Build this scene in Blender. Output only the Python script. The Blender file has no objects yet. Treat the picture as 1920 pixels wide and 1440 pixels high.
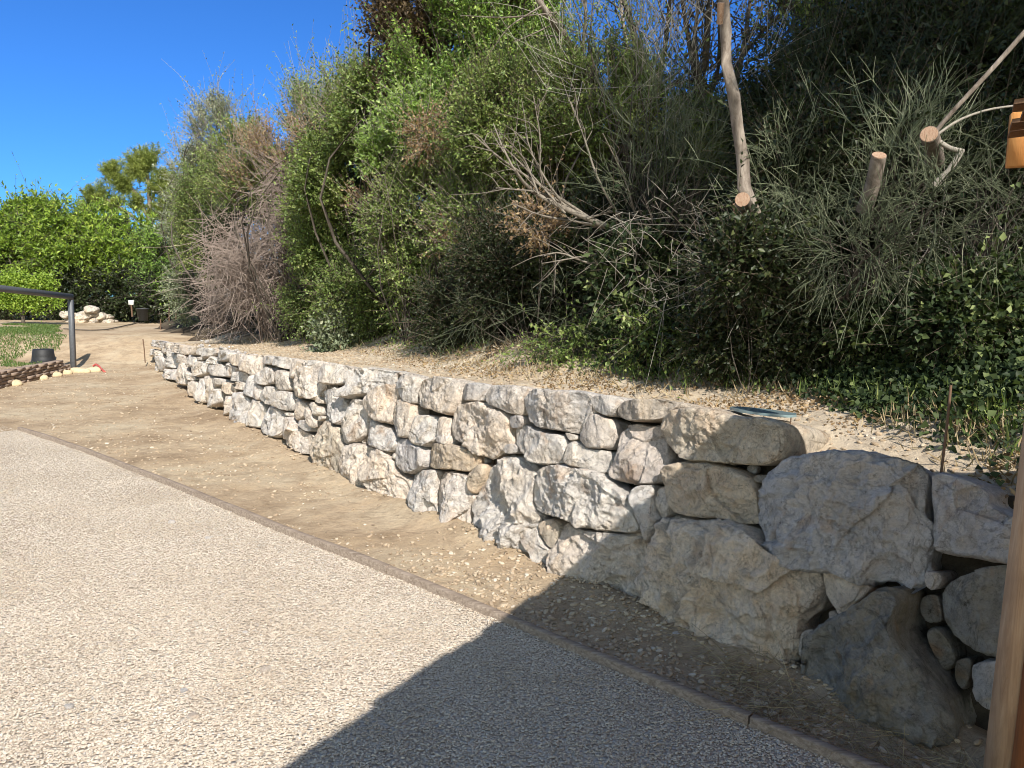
import bpy, math, random
import numpy as np
from mathutils import Vector, Matrix
SC = bpy.context.scene
COL = SC.collection
RNG = np.random.default_rng(7)

# ------------------------------------------------------------------ camera, sky, sun
F_PX, PITCH, ROLL, EYE = 1442.0, math.radians(5.94), math.radians(1.0), 1.6
Fv = np.array([0, math.cos(PITCH), -math.sin(PITCH)])
R0 = np.array([1.0, 0, 0]); U0 = np.array([0, math.sin(PITCH), math.cos(PITCH)])
Rv = math.cos(ROLL)*R0 + math.sin(ROLL)*U0
Uv = -math.sin(ROLL)*R0 + math.cos(ROLL)*U0
cam = bpy.data.cameras.new("camera"); co = bpy.data.objects.new("camera", cam); COL.objects.link(co)
cam.sensor_width = 36; cam.lens = 36*F_PX/1920; cam.clip_start = .05; cam.clip_end = 3000
m = Matrix((( Rv[0], Uv[0], -Fv[0], 0), (Rv[1], Uv[1], -Fv[1], 0), (Rv[2], Uv[2], -Fv[2], EYE), (0, 0, 0, 1)))
co.matrix_world = m
SC.camera = co
LDIR = np.array([.35, -1.0, .85]); LDIR /= np.linalg.norm(LDIR)
ELEV = math.asin(LDIR[2]); ROT = math.atan2(LDIR[0], LDIR[1])
w = bpy.data.worlds.new("World"); SC.world = w; w.use_nodes = True
nt = w.node_tree; nt.nodes.clear()
sky = nt.nodes.new('ShaderNodeTexSky'); sky.sky_type = 'NISHITA'; sky.sun_disc = False
sky.sun_elevation = ELEV; sky.sun_rotation = ROT; sky.altitude = 300; sky.air_density = 1.0; sky.dust_density = .15; sky.ozone_density = 3.0
bg = nt.nodes.new('ShaderNodeBackground'); bg.inputs[1].default_value = .13
wo = nt.nodes.new('ShaderNodeOutputWorld')
tcw = nt.nodes.new('ShaderNodeTexCoord'); sx = nt.nodes.new('ShaderNodeSeparateXYZ'); nt.links.new(tcw.outputs['Generated'], sx.inputs[0])
mr = nt.nodes.new('ShaderNodeMapRange'); mr.interpolation_type = 'SMOOTHSTEP'; mr.inputs[1].default_value = -.35; mr.inputs[2].default_value = .55; nt.links.new(sx.outputs['Y'], mr.inputs[0])
tint = nt.nodes.new('ShaderNodeMix'); tint.data_type = 'RGBA'; tint.inputs[6].default_value = (1.45, 1.22, .90, 1); tint.inputs[7].default_value = (.16, .40, .75, 1); nt.links.new(mr.outputs[0], tint.inputs[0])
mu = nt.nodes.new('ShaderNodeMix'); mu.data_type = 'RGBA'; mu.blend_type = 'MULTIPLY'; mu.inputs[0].default_value = 1; nt.links.new(sky.outputs[0], mu.inputs[6]); nt.links.new(tint.outputs[2], mu.inputs[7])
nt.links.new(mu.outputs[2], bg.inputs[0]); nt.links.new(bg.outputs[0], wo.inputs[0])
sl = bpy.data.lights.new("sun", 'SUN'); sl.energy = 4.6; sl.angle = math.radians(.5); sl.color = (1, .95, .87)
so = bpy.data.objects.new("sun", sl); COL.objects.link(so)
so.rotation_euler = Vector(LDIR).to_track_quat('Z', 'Y').to_euler()
SC.cycles.pixel_filter_type = 'BLACKMAN_HARRIS'; SC.cycles.filter_width = 1.0
SC.view_settings.view_transform = 'Standard'; SC.view_settings.look = 'None'
SC.view_settings.exposure = 0.72; SC.view_settings.gamma = 1

def ray(px, py):
    return Rv*(px-960)/F_PX - Uv*(py-720)/F_PX + Fv
def at(px, py, Y):                     # point on the ray at distance Y straight ahead
    r = ray(px, py); return np.array([0, 0, EYE]) + r*(Y/r[1])
def onz(px, py, z=0.0):
    r = ray(px, py); return np.array([0, 0, EYE]) + r*((z-EYE)/r[2])

# ------------------------------------------------------------------ noise
def _hash(i, j, k, s):
    h = (i*374761393 + j*668265263 + k*2147483647 + s*974634777) & 0xffffffff
    h = ((h ^ (h >> 13))*1274126177) & 0xffffffff
    h = ((h ^ (h >> 16))*2246822519) & 0xffffffff
    return ((h ^ (h >> 15)) & 0xffffff)/float(0xffffff)
def vnoise(p, s=0):
    p = np.asarray(p, float); i = np.floor(p).astype(np.int64); f = p-i; f = f*f*(3-2*f)
    r = 0
    for a in (0, 1):
        wa = f[..., 0] if a else 1-f[..., 0]
        for b in (0, 1):
            wb = f[..., 1] if b else 1-f[..., 1]
            for c in (0, 1):
                wc = f[..., 2] if c else 1-f[..., 2]
                r = r + wa*wb*wc*_hash(i[..., 0]+a, i[..., 1]+b, i[..., 2]+c, s)
    return r*2-1
def fbm(p, s=0, o=3):
    r = 0; a = 1.0; q = np.asarray(p, float)
    for k in range(o):
        r = r + a*vnoise(q, s+k*17); a *= .5; q = q*2.03+11.3
    return r
def unit(v): return v/np.maximum(np.linalg.norm(v, axis=-1, keepdims=True), 1e-9)

# ------------------------------------------------------------------ mesh helpers
class MB:
    def __init__(s): s.v = []; s.f4 = []; s.f3 = []; s.r4 = []; s.r3 = []; s.m4 = []; s.m3 = []; s.n = 0
    def add(s, v, q=None, t=None, rnd=0.5, mi=0):
        v = np.asarray(v, float).reshape(-1, 3)
        for fa, L, R, M, w_ in ((q, s.f4, s.r4, s.m4, 4), (t, s.f3, s.r3, s.m3, 3)):
            if fa is None or len(fa) == 0: continue
            fa = np.asarray(fa, np.int64).reshape(-1, w_)+s.n
            L.append(fa); R.append(np.broadcast_to(np.asarray(rnd, float), (len(fa),)).copy()); M.append(np.full(len(fa), mi))
        s.v.append(v); s.n += len(v)
    def mesh(s, name, mats, smooth=False):
        me = bpy.data.meshes.new(name)
        v = np.concatenate(s.v) if s.v else np.zeros((0, 3))
        f4 = np.concatenate(s.f4) if s.f4 else np.zeros((0, 4), np.int64)
        f3 = np.concatenate(s.f3) if s.f3 else np.zeros((0, 3), np.int64)
        me.vertices.add(len(v)); me.vertices.foreach_set('co', v.ravel().astype(np.float32))
        loops = np.concatenate([f4.ravel(), f3.ravel()]).astype(np.int32)
        me.loops.add(len(loops)); me.loops.foreach_set('vertex_index', loops)
        st = np.concatenate([np.arange(len(f4))*4, len(f4)*4+np.arange(len(f3))*3]).astype(np.int32)
        me.polygons.add(len(st)); me.polygons.foreach_set('loop_start', st)
        me.polygons.foreach_set('material_index', np.concatenate(s.m4+s.m3).astype(np.int32))
        me.update(calc_edges=True)
        a = me.attributes.new('rnd', 'FLOAT', 'FACE'); a.data.foreach_set('value', np.concatenate(s.r4+s.r3).astype(np.float32))
        if smooth: me.polygons.foreach_set('use_smooth', np.ones(len(st), bool))
        for mt in (mats if isinstance(mats, (list, tuple)) else [mats]): me.materials.append(mt)
        me.validate()
        return me
    def build(s, name, mats, parent=None, smooth=False):
        o = bpy.data.objects.new(name, s.mesh(name, mats, smooth)); COL.objects.link(o)
        if parent is not None:
            o.parent = parent; o.matrix_parent_inverse = Matrix.Translation(-Vector(parent.location))
        return o
    def box(s, c, ax, h, rnd=.5, mi=0, bev=0.0):
        c = np.asarray(c, float); ax = [np.asarray(a, float) for a in ax]
        sg = [(-1, -1), (1, -1), (1, 1), (-1, 1)]
        hb = [h[0]-bev, h[1]-bev]
        vs = []
        if bev > 0:
            lv = [(-h[2], hb), (-h[2]+bev, h), (h[2]-bev, h), (h[2], hb)]
        else: lv = [(-h[2], h), (h[2], h)]
        for z, hh in lv:
            for a, b in sg: vs.append(c+ax[0]*a*hh[0]+ax[1]*b*hh[1]+ax[2]*z)
        q = [(3, 2, 1, 0)]
        n = len(lv)
        for k in range(n-1):
            for j in range(4):
                q.append((k*4+j, k*4+(j+1) % 4, (k+1)*4+(j+1) % 4, (k+1)*4+j))
        q.append(tuple((n-1)*4+j for j in range(4)))
        s.add(vs, q=q, rnd=rnd, mi=mi)
    def tube(s, pts, rad, sides=8, rnd=.5, mi=0, cap=True, capmi=None):
        P = np.asarray(pts, float); n = len(P); rad = np.broadcast_to(np.asarray(rad, float), (n,))
        T = unit(np.gradient(P, axis=0)); up = np.array([0, 0, 1.0]) if abs(T[0][2]) < .9 else np.array([1.0, 0, 0])
        A = unit(np.cross(T, up)); B = np.cross(T, A); a = np.arange(sides)*2*math.pi/sides
        V = P[:, None]+rad[:, None, None]*(A[:, None]*np.cos(a)[None, :, None]+B[:, None]*np.sin(a)[None, :, None])
        q = [(k*sides+j, k*sides+(j+1) % sides, (k+1)*sides+(j+1) % sides, (k+1)*sides+j) for k in range(n-1) for j in range(sides)]
        s.add(V.reshape(-1, 3), q=q, rnd=rnd, mi=mi)
        if cap:
            for e, fl in ((0, 1), (n-1, 0)):
                vv = np.vstack([P[e], V[e]])
                t = [(0, 1+(j+1) % sides, 1+j) if fl else (0, 1+j, 1+(j+1) % sides) for j in range(sides)]
                s.add(vv, t=t, rnd=rnd, mi=mi if capmi is None or fl else capmi)
    def tubes(s, P, r0, r1, rnd=.5, mi=0):
        """P (n,m,3): n thin three-sided stems"""
        n, mm, _ = P.shape
        if n == 0: return
        T = unit(np.gradient(P, axis=1)); A = unit(np.cross(T, np.array([.31, .22, .93]))); B = np.cross(T, A)
        tt = np.linspace(0, 1, mm)[None, :]
        rad = (np.asarray(r0).reshape(-1, 1)*(1-tt)+np.asarray(r1).reshape(-1, 1)*tt)
        ang = np.arange(3)*2*math.pi/3
        V = P[:, :, None]+rad[:, :, None, None]*(A[:, :, None]*np.cos(ang)[:, None]+B[:, :, None]*np.sin(ang)[:, None])
        idx = np.arange(n*mm*3).reshape(n, mm, 3); nx = np.roll(idx, -1, axis=2)
        q = np.stack([idx[:, :-1], nx[:, :-1], nx[:, 1:], idx[:, 1:]], -1).reshape(-1, 4)
        rr = np.repeat(np.broadcast_to(np.asarray(rnd, float), (n,)), (mm-1)*3)
        s.add(V.reshape(-1, 3), q=q, rnd=rr, mi=mi)
    def leaves(s, C, D, N, ln, wd, rnd, mi=0, fold=.18):
        """diamond leaves folded on the midrib"""
        D = unit(D); N = unit(N-D*np.sum(N*D, -1, keepdims=True)); S = np.cross(D, N)
        ln = np.broadcast_to(ln, (len(C),))[:, None]; wd = np.broadcast_to(wd, (len(C),))[:, None]
        b = C; t = C+D*ln-N*ln*.12; mid = C+D*ln*.45
        l = mid+S*wd*.5+N*wd*fold; r = mid-S*wd*.5+N*wd*fold
        V = np.stack([b, l, t, r], 1).reshape(-1, 3); i = np.arange(len(C))*4
        T = np.stack([np.stack([i, i+1, i+2], -1), np.stack([i, i+2, i+3], -1)], 1).reshape(-1, 3)
        s.add(V, t=T, rnd=np.repeat(rnd, 2), mi=mi)

def props(o, label=None, cat=None, group=None, kind=None):
    if label: o['label'] = label
    if cat: o['category'] = cat
    if group: o['group'] = group
    if kind: o['kind'] = kind
    return o
def empty(name, loc, label, cat, group=None):
    o = bpy.data.objects.new(name, None); COL.objects.link(o); o.location = Vector([float(a) for a in loc]); o.empty_display_size = .1
    return props(o, label, cat, group)

# ------------------------------------------------------------------ materials
def mat(name, build, rough=.9, spec=.2):
    mt = bpy.data.materials.new(name); mt.use_nodes = True; t = mt.node_tree; b = t.nodes['Principled BSDF']
    b.inputs['Roughness'].default_value = rough; b.inputs['Specular IOR Level'].default_value = spec
    build(t, b); return mt
def N(t, ty, **k):
    n = t.nodes.new(ty)
    for a, v in k.items():
        if a.startswith('i_'):
            n.inputs[a[2:].replace('_', ' ')].default_value = v
        else: setattr(n, a, v)
    return n
def ramp(t, fac, stops):
    r = t.nodes.new('ShaderNodeValToRGB'); e = r.color_ramp.elements
    while len(e) < len(stops): e.new(.5)
    for k, (p, c) in enumerate(stops): e[k].position = p; e[k].color = (*c, 1) if len(c) == 3 else c
    t.links.new(fac, r.inputs[0]); return r.outputs[0]
def mix(t, f, a, b, mode='MIX'):
    n = t.nodes.new('ShaderNodeMix'); n.data_type = 'RGBA'; n.blend_type = mode
    for s_, v in ((0, f), (6, a), (7, b)):
        if hasattr(v, 'links'): t.links.new(v, n.inputs[s_])
        else: n.inputs[s_].default_value = v if s_ == 0 else ((*v, 1) if len(v) == 3 else v)
    return n.outputs[2]
def noise(t, scale, detail=4, rough=.55, vec=None, dist=0):
    n = N(t, 'ShaderNodeTexNoise'); n.inputs['Scale'].default_value = scale; n.inputs['Detail'].default_value = detail
    n.inputs['Roughness'].default_value = rough; n.inputs['Distortion'].default_value = dist
    if vec: t.links.new(vec, n.inputs['Vector'])
    return n.outputs[0]
def geo(t): return N(t, 'ShaderNodeNewGeometry').outputs['Position']
def bump(t, b, h, strength, dist, prev=None):
    n = N(t, 'ShaderNodeBump'); n.inputs['Strength'].default_value = strength; n.inputs['Distance'].default_value = dist
    t.links.new(h, n.inputs['Height'])
    if prev: t.links.new(prev, n.inputs['Normal'])
    t.links.new(n.outputs[0], b.inputs['Normal']); return n.outputs[0]

def stone_mat(name, base, tan, dark, tint=1.0, detail=1.0):
    def f(t, b):
        P0 = geo(t); oi = N(t, 'ShaderNodeObjectInfo'); va = N(t, 'ShaderNodeVectorMath', operation='MULTIPLY_ADD')
        t.links.new(P0, va.inputs[0]); va.inputs[1].default_value = (1, 1, 1); cb = N(t, 'ShaderNodeMath', operation='MULTIPLY'); t.links.new(oi.outputs['Random'], cb.inputs[0]); cb.inputs[1].default_value = 37.0
        t.links.new(cb.outputs[0], va.inputs[2]); P = va.outputs[0]
        c = ramp(t, noise(t, 3.2, 6, .62, P, .6), [(.3, dark), (.47, base), (.62, tan), (.75, base)])
        per = ramp(t, oi.outputs['Random'], [(0, (.93, .92, .92)), (.25, (1.1, 1.07, 1.02)), (.5, (.98, .98, .99)), (.75, (1.12, 1.02, .91)), (1, (1.03, .97, .90))])
        c = mix(t, 1.0, c, per, 'MULTIPLY')
        och = ramp(t, noise(t, 5.5, 3, .5, P, 1.0), [(.60, (0, 0, 0)), (.74, (1, 1, 1))])
        c = mix(t, och, c, mix(t, .55, c, (.42, .24, .12)))
        fine = ramp(t, noise(t, 55, 6, .8, P, .5), [(.3, (.52, .5, .48)), (.5, (1, 1, 1)), (.72, (1.2, 1.18, 1.15))])
        c = mix(t, .65, c, fine, 'MULTIPLY')
        mid = ramp(t, noise(t, 9, 7, .72, P, 1.2), [(.32, (.62, .60, .59)), (.5, (1, 1, 1)), (.70, (1.16, 1.13, 1.08))])
        c = mix(t, .62, c, mid, 'MULTIPLY')
        vein = ramp(t, noise(t, 3.6, 7, .68, P, 1.6), [(.485, (1, 1, 1)), (.497, (.42, .40, .38)), (.509, (1, 1, 1))])
        c = mix(t, .42, c, vein, 'MULTIPLY')
        pit = ramp(t, noise(t, 24, 4, .7, P, .5), [(.30, (.35, .33, .3)), (.37, (1, 1, 1))]); c = mix(t, .8, c, pit, 'MULTIPLY')
        t.links.new(c, b.inputs['Base Color'])
        p0 = bump(t, b, vein, .9*detail, .02)
        p = bump(t, b, noise(t, 14, 10, .74, P, 1.2), 1.0*detail, .05, p0)
        bump(t, b, noise(t, 80, 5, .78, P, .4), .9*detail, .009, p)
    return mat(name, f, .92, .15)
M_STONE = stone_mat('limestone', (.76, .715, .67), (.76, .67, .575), (.61, .58, .555))
M_STONE_GREY = stone_mat('grey_limestone', (.64, .61, .60), (.65, .58, .52), (.52, .50, .505))
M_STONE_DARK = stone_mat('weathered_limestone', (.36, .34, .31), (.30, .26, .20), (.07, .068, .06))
M_STONE_OCHRE = stone_mat('ochre_limestone', (.69, .61, .50), (.70, .57, .44), (.56, .50, .43))
M_RUBBLE = stone_mat('pale_rubble', (.58, .54, .49), (.6, .52, .42), (.45, .42, .39))

def dirt_mat(name, c1, c2, c3, patch=.35, spots=True):
    def f(t, b):
        P = geo(t)
        c = ramp(t, noise(t, .9, 5, .6, P, .5), [(.33, c1), (.5, c2), (.68, c3)])
        fine = ramp(t, noise(t, 38, 6, .8, P), [(.25, (.55, .52, .5)), (.5, (1, 1, 1)), (.78, (1.22, 1.2, 1.15))])
        c = mix(t, .8, c, fine, 'MULTIPLY')
        pat = ramp(t, noise(t, 4.5, 5, .6, P, .8), [(.35, (.72, .70, .68)), (.52, (1, 1, 1)), (.7, (1.1, 1.08, 1.02))])
        c = mix(t, .8, c, pat, 'MULTIPLY')
        if spots:
            v = N(t, 'ShaderNodeTexVoronoi'); v.inputs['Scale'].default_value = 26; t.links.new(P, v.inputs['Vector'])
            sp = ramp(t, v.outputs['Distance'], [(.10, (1, 1, 1)), (.2, (0, 0, 0))])
            sep = N(t, 'ShaderNodeSeparateColor'); t.links.new(v.outputs['Color'], sep.inputs[0])
            gate = ramp(t, sep.outputs[0], [(.86, (0, 0, 0)), (.9, (1, 1, 1))])
            c = mix(t, mix(t, 1.0, sp, gate, 'MULTIPLY'), c, (.52, .47, .40))
        t.links.new(c, b.inputs['Base Color'])
        p = bump(t, b, noise(t, 9, 7, .7, P, .4), .6, .05)
        bump(t, b, noise(t, 60, 5, .8, P), .7, .012, p)
    return mat(name, f, .97, .08)
M_DIRT = dirt_mat('dry_earth', (.33, .24, .155), (.44, .335, .225), (.50, .41, .29))
M_TERRACE = dirt_mat('terrace_earth', (.42, .32, .22), (.50, .41, .30), (.56, .47, .36))
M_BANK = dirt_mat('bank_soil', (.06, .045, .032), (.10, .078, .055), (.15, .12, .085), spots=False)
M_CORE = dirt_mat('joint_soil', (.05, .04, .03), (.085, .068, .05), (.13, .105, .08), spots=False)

def gravel_f(t, b):
    P = geo(t)
    v = N(t, 'ShaderNodeTexVoronoi'); v.inputs['Scale'].default_value = 62; t.links.new(P, v.inputs['Vector'])
    sep = N(t, 'ShaderNodeSeparateColor'); t.links.new(v.outputs['Color'], sep.inputs[0])
    c = ramp(t, sep.outputs[0], [(0, (.42, .36, .29)), (.35, (.50, .43, .35)), (.7, (.55, .48, .40)), (1, (.60, .55, .48))])
    c = mix(t, .9, c, ramp(t, v.outputs['Distance'], [(.35, (1, 1, 1)), (.8, (.74, .70, .66))]), 'MULTIPLY')
    c = mix(t, .7, c, ramp(t, noise(t, 1.1, 5, .6, P, .5), [(.35, (.84, .8, .76)), (.6, (1.08, 1.07, 1.05))]), 'MULTIPLY')
    t.links.new(c, b.inputs['Base Color'])
    inv = N(t, 'ShaderNodeMath', operation='SUBTRACT'); inv.inputs[0].default_value = 1; t.links.new(v.outputs['Distance'], inv.inputs[1])
    bump(t, b, inv.outputs[0], 1.0, .012)
M_GRAVEL = mat('pale_gravel', gravel_f, .95, .1)
def pebble_f(t, b):
    oi = N(t, 'ShaderNodeObjectInfo')
    c = ramp(t, oi.outputs['Random'], [(0, (.36, .305, .25)), (.12, (.46, .39, .32)), (.45, (.505, .435, .36)), (.75, (.545, .48, .40)), (.95, (.59, .54, .47)), (1, (.36, .34, .32))])
    c = mix(t, .8, c, ramp(t, noise(t, 1.3, 5, .65, geo(t), .6), [(.32, (.86, .80, .72)), (.5, (1, .98, .95)), (.68, (1.10, 1.09, 1.08))]), 'MULTIPLY')
    t.links.new(c, b.inputs['Base Color'])
M_PEB = mat('gravel_stone', pebble_f, .9, .15)
def pebble2_f(t, b):
    oi = N(t, 'ShaderNodeObjectInfo')
    c = ramp(t, oi.outputs['Random'], [(0, (.25, .19, .13)), (.5, (.38, .29, .20)), (.9, (.44, .36, .26)), (1, (.52, .46, .38))])
    t.links.new(c, b.inputs['Base Color'])
M_PEB_DIRT = mat('earthy_stone', pebble2_f, .92, .12)

def wood_mat(name, c1, c2, c3, scale=(2, 30, 30), rough=.75, axis=None):
    def f(t, b):
        tc = N(t, 'ShaderNodeTexCoord'); mp = N(t, 'ShaderNodeMapping'); mp.inputs['Scale'].default_value = scale
        t.links.new(tc.outputs['Object'], mp.inputs[0]); v = mp.outputs[0]
        c = ramp(t, noise(t, 1.0, 6, .7, v, 1.4), [(.3, c1), (.5, c2), (.7, c3)])
        c = mix(t, .6, c, ramp(t, noise(t, 3.0, 3, .6, tc.outputs['Object'], .4), [(.35, (.75, .72, .7)), (.6, (1.05, 1.04, 1.02))]), 'MULTIPLY')
        t.links.new(c, b.inputs['Base Color']); bump(t, b, noise(t, 2.0, 5, .8, v, .6), .5, .004)
    return mat(name, f, rough, .25)
M_POST = wood_mat('pale_pine', (.33, .19, .11), (.47, .30, .185), (.56, .39, .26), (40, 40, 2))
M_REDWOOD = wood_mat('stained_board', (.16, .055, .022), (.26, .095, .038), (.36, .14, .055), (40, 40, 2))
M_ORANGE = wood_mat('orange_larch', (.42, .17, .05), (.58, .26, .08), (.66, .34, .12), (14, 14, 3))
M_SHINGLE = wood_mat('brown_shingle', (.16, .085, .045), (.26, .15, .08), (.34, .2, .11), (20, 20, 6))
M_EDGE = wood_mat('grey_weathered_timber', (.20, .165, .135), (.32, .265, .215), (.42, .36, .30), (3, 3, 60), .9)

def bark(name, c1, c2, c3, s=9):
    def f(t, b):
        P = geo(t); mp = N(t, 'ShaderNodeMapping'); mp.inputs['Scale'].default_value = (s, s, s*.35); t.links.new(P, mp.inputs[0])
        c = ramp(t, noise(t, 2, 6, .7, mp.outputs[0], .8), [(.3, c1), (.5, c2), (.7, c3)])
        t.links.new(c, b.inputs['Base Color']); bump(t, b, noise(t, 4, 6, .75, mp.outputs[0]), .7, .01)
    return mat(name, f, .9, .15)
M_BARK = bark('dark_bark', (.05, .04, .032), (.09, .075, .06), (.14, .12, .10))
M_BARK_PALE = bark('pale_grey_bark', (.09, .07, .055), (.20, .165, .135), (.34, .29, .24))
M_TWIG_DEAD = bark('dead_twig', (.20, .155, .135), (.30, .24, .205), (.38, .31, .26), 20)
M_TWIG_GREY = bark('grey_twig', (.20, .18, .15), (.30, .27, .225), (.38, .345, .29), 20)
M_TWIG_DARK = bark('brown_twig', (.08, .06, .045), (.13, .10, .075), (.2, .16, .12), 20)
M_CUT = bark('fresh_cut_wood', (.24, .13, .08), (.38, .25, .17), (.46, .34, .25), 60)

def leaf_mat(name, stops, trans=.22, rough=.45, spec=.35):
    def f(t, b):
        a = N(t, 'ShaderNodeAttribute'); a.attribute_name = 'rnd'
        c = ramp(t, a.outputs['Fac'], stops)
        t.links.new(c, b.inputs['Base Color'])
        tr = N(t, 'ShaderNodeBsdfTranslucent'); t.links.new(mix(t, 1.0, c, (1.5, 1.6, .7), 'MULTIPLY'), tr.inputs[0])
        ms = N(t, 'ShaderNodeMixShader'); ms.inputs[0].default_value = trans
        out = t.nodes['Material Output']; t.links.new(b.outputs[0], ms.inputs[1]); t.links.new(tr.outputs[0], ms.inputs[2]); t.links.new(ms.outputs[0], out.inputs[0])
    return mat(name, f, rough, spec)
L_BRIGHT = leaf_mat('bright_leaf', [(0, (0.081, 0.138, 0.017)), (.4, (0.149, 0.230, 0.025)), (.8, (0.230, 0.322, 0.040)), (1, (0.322, 0.380, 0.069))])
L_OLIVE = leaf_mat('olive_leaf', [(0, (0.073, 0.114, 0.029)), (.4, (0.138, 0.195, 0.048)), (.8, (0.212, 0.276, 0.073)), (1, (0.325, 0.357, 0.130))])
L_GREEN = leaf_mat('green_leaf', [(0, (0.062, 0.116, 0.022)), (.4, (0.123, 0.208, 0.037)), (.8, (0.193, 0.300, 0.054)), (1, (0.308, 0.416, 0.077))])
L_GREY = leaf_mat('grey_green_leaf', [(0, (0.108, 0.135, 0.081)), (.4, (0.189, 0.223, 0.135)), (.8, (0.284, 0.317, 0.203)), (1, (0.378, 0.392, 0.257))])
L_DARK_SHADE = leaf_mat('shade_dark_leaf', [(0, (0.014, 0.022, 0.009)), (.5, (0.028, 0.040, 0.014)), (.9, (0.049, 0.066, 0.021)), (1, (0.083, 0.097, 0.034))], .25)  # dark leaves, darkened further to put the hedge's shade into the colour
L_IVY = leaf_mat('ivy_leaf', [(0, (0.014, 0.026, 0.010)), (.5, (0.035, 0.054, 0.020)), (.85, (0.085, 0.115, 0.040)), (1, (0.22, 0.26, 0.10))], .2, .55, .2)
L_PINE = leaf_mat('pine_needle', [(0, (0.100, 0.137, 0.027)), (.5, (0.182, 0.227, 0.051)), (1, (0.309, 0.346, 0.091))], .2)
L_DRY = leaf_mat('dry_leaf', [(0, (.15, .095, .055)), (.4, (.26, .175, .105)), (.8, (.40, .28, .16)), (1, (.48, .38, .25))], .3, .7, .1)
L_BROWN = leaf_mat('brown_leaf', [(0, (.05, .035, .022)), (.5, (.10, .07, .04)), (1, (.18, .13, .075))], .25, .6, .2)
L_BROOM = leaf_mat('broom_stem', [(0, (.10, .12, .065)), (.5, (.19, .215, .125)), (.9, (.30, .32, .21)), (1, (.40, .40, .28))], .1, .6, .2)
L_BROOM_SHADE = leaf_mat('shaded_broom_stem', [(0, (.05, .06, .035)), (.5, (.10, .115, .065)), (.9, (.17, .185, .115)), (1, (.30, .30, .2))], .1, .6, .2)  # darker copy of the broom colour, with shade painted into the stems
L_GRASS = leaf_mat('grass_blade', [(0, (.05, .10, .02)), (.5, (.09, .16, .035)), (1, (.2, .22, .08))], .3)
L_STRAW = leaf_mat('straw_blade', [(0, (.22, .16, .09)), (.5, (.36, .28, .17)), (1, (.5, .42, .28))], .2, .8, .1)
L_YOUNG = leaf_mat('young_leaf', [(0, (.13, .2, .05)), (.5, (.22, .32, .08)), (1, (.34, .42, .14))], .3)
def plain(name, c, rough=.6, metal=0, spec=.4):
    def f(t, b):
        c2 = ramp(t, noise(t, 25, 4, .6, geo(t)), [(.3, tuple(x*.8 for x in c)), (.7, tuple(x*1.12 for x in c))])
        t.links.new(c2, b.inputs['Base Color']); b.inputs['Metallic'].default_value = metal
    return mat(name, f, rough, spec)
M_STEEL = plain('grey_painted_steel', (.10, .106, .117), .45)
M_TUB = plain('black_rubber', (.018, .018, .019), .6)
M_RUST = plain('rusty_rod', (.13, .075, .045), .8)
M_RED = plain('red_strap', (.55, .10, .08), .6)
M_CABLE = plain('dark_hose', (.10, .08, .06), .7)
M_WHITE = plain('white_paint', (.7, .7, .66), .6)
M_BRICK = plain('old_brick', (.30, .225, .175), .95, spec=.1)
M_YSTONE = plain('yellow_stone', (.56, .45, .29), .95, spec=.1)
M_PLATE = plain('blue_grey_glazing', (.20, .27, .28), .12, spec=.8)
M_SHEET = plain('black_sheeting', (.02, .021, .022), .7)

# ------------------------------------------------------------------ wall plan
BASE_PX = [(283, 687), (292, 694), (305, 706), (325, 722), (350, 746), (385, 766), (425, 786), (470, 806), (520, 834), (580, 868), (640, 898), (700, 926), (780, 958), (880, 1004), (1010, 1056), (1060, 1078), (1215, 1150), (1340, 1212), (1480, 1262), (1620, 1318), (1800, 1396)]
bp = np.array([onz(x, y)[:2] for x, y in BASE_PX])
# smooth plan line and extend toward the shelter
tt = np.concatenate([[0], np.cumsum(np.linalg.norm(np.diff(bp, axis=0), axis=1))])
ts = np.linspace(0, tt[-1], 60)
pl = np.stack([np.interp(ts, tt, bp[:, 0]), np.interp(ts, tt, bp[:, 1])], 1)
for _ in range(25): pl[1:-1] = (pl[:-2]+2*pl[1:-1]+pl[2:])/4
d_end = unit(pl[-1]-pl[-4])
PLAN = np.vstack([pl, pl[-1]+d_end*.6, pl[-1]+d_end*1.4, pl[-1]+d_end*3.0])
BATTER = .16
def plan_sd(p):
    """signed distance to the wall foot line, positive behind the wall; also index parameter"""
    p = np.atleast_2d(p)[:, :2]; a = PLAN[:-1]; b = PLAN[1:]; ab = b-a
    t = np.clip(((p[:, None]-a)*ab).sum(-1)/(ab**2).sum(-1), 0, 1)
    q = a+t[..., None]*ab; d = np.linalg.norm(p[:, None]-q, axis=-1); k = d.argmin(1)
    i = np.arange(len(p)); cr = ab[k, 0]*(p[:, 1]-a[k, 1])-ab[k, 1]*(p[:, 0]-a[k, 0])
    return d[i, k]*np.sign(cr), k+t[i, k]
def wall_hit(px, py):
    r = ray(px, py); lo, hi = .5, 60.0
    ts_ = np.linspace(.8, 40, 2500); P = np.array([0, 0, EYE])+r*ts_[:, None]
    g = plan_sd(P)[0]-BATTER*P[:, 2]
    k = np.argmax(g > 0)
    if g[k] <= 0: k = len(ts_)-1
    t = ts_[k-1]+(ts_[k]-ts_[k-1])*(-g[k-1])/(g[k]-g[k-1]+1e-9) if k > 0 else ts_[0]
    return np.array([0, 0, EYE])+r*t
def plan_frame(s):
    k = int(min(max(s, 0), len(PLAN)-1.001)); d = unit(PLAN[k+1]-PLAN[k]); p = PLAN[k]+(PLAN[k+1]-PLAN[k])*(s-k)
    return p, np.array([d[0], d[1], 0]), np.array([-d[1], d[0], 0])   # point, tangent, backward normal

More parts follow.
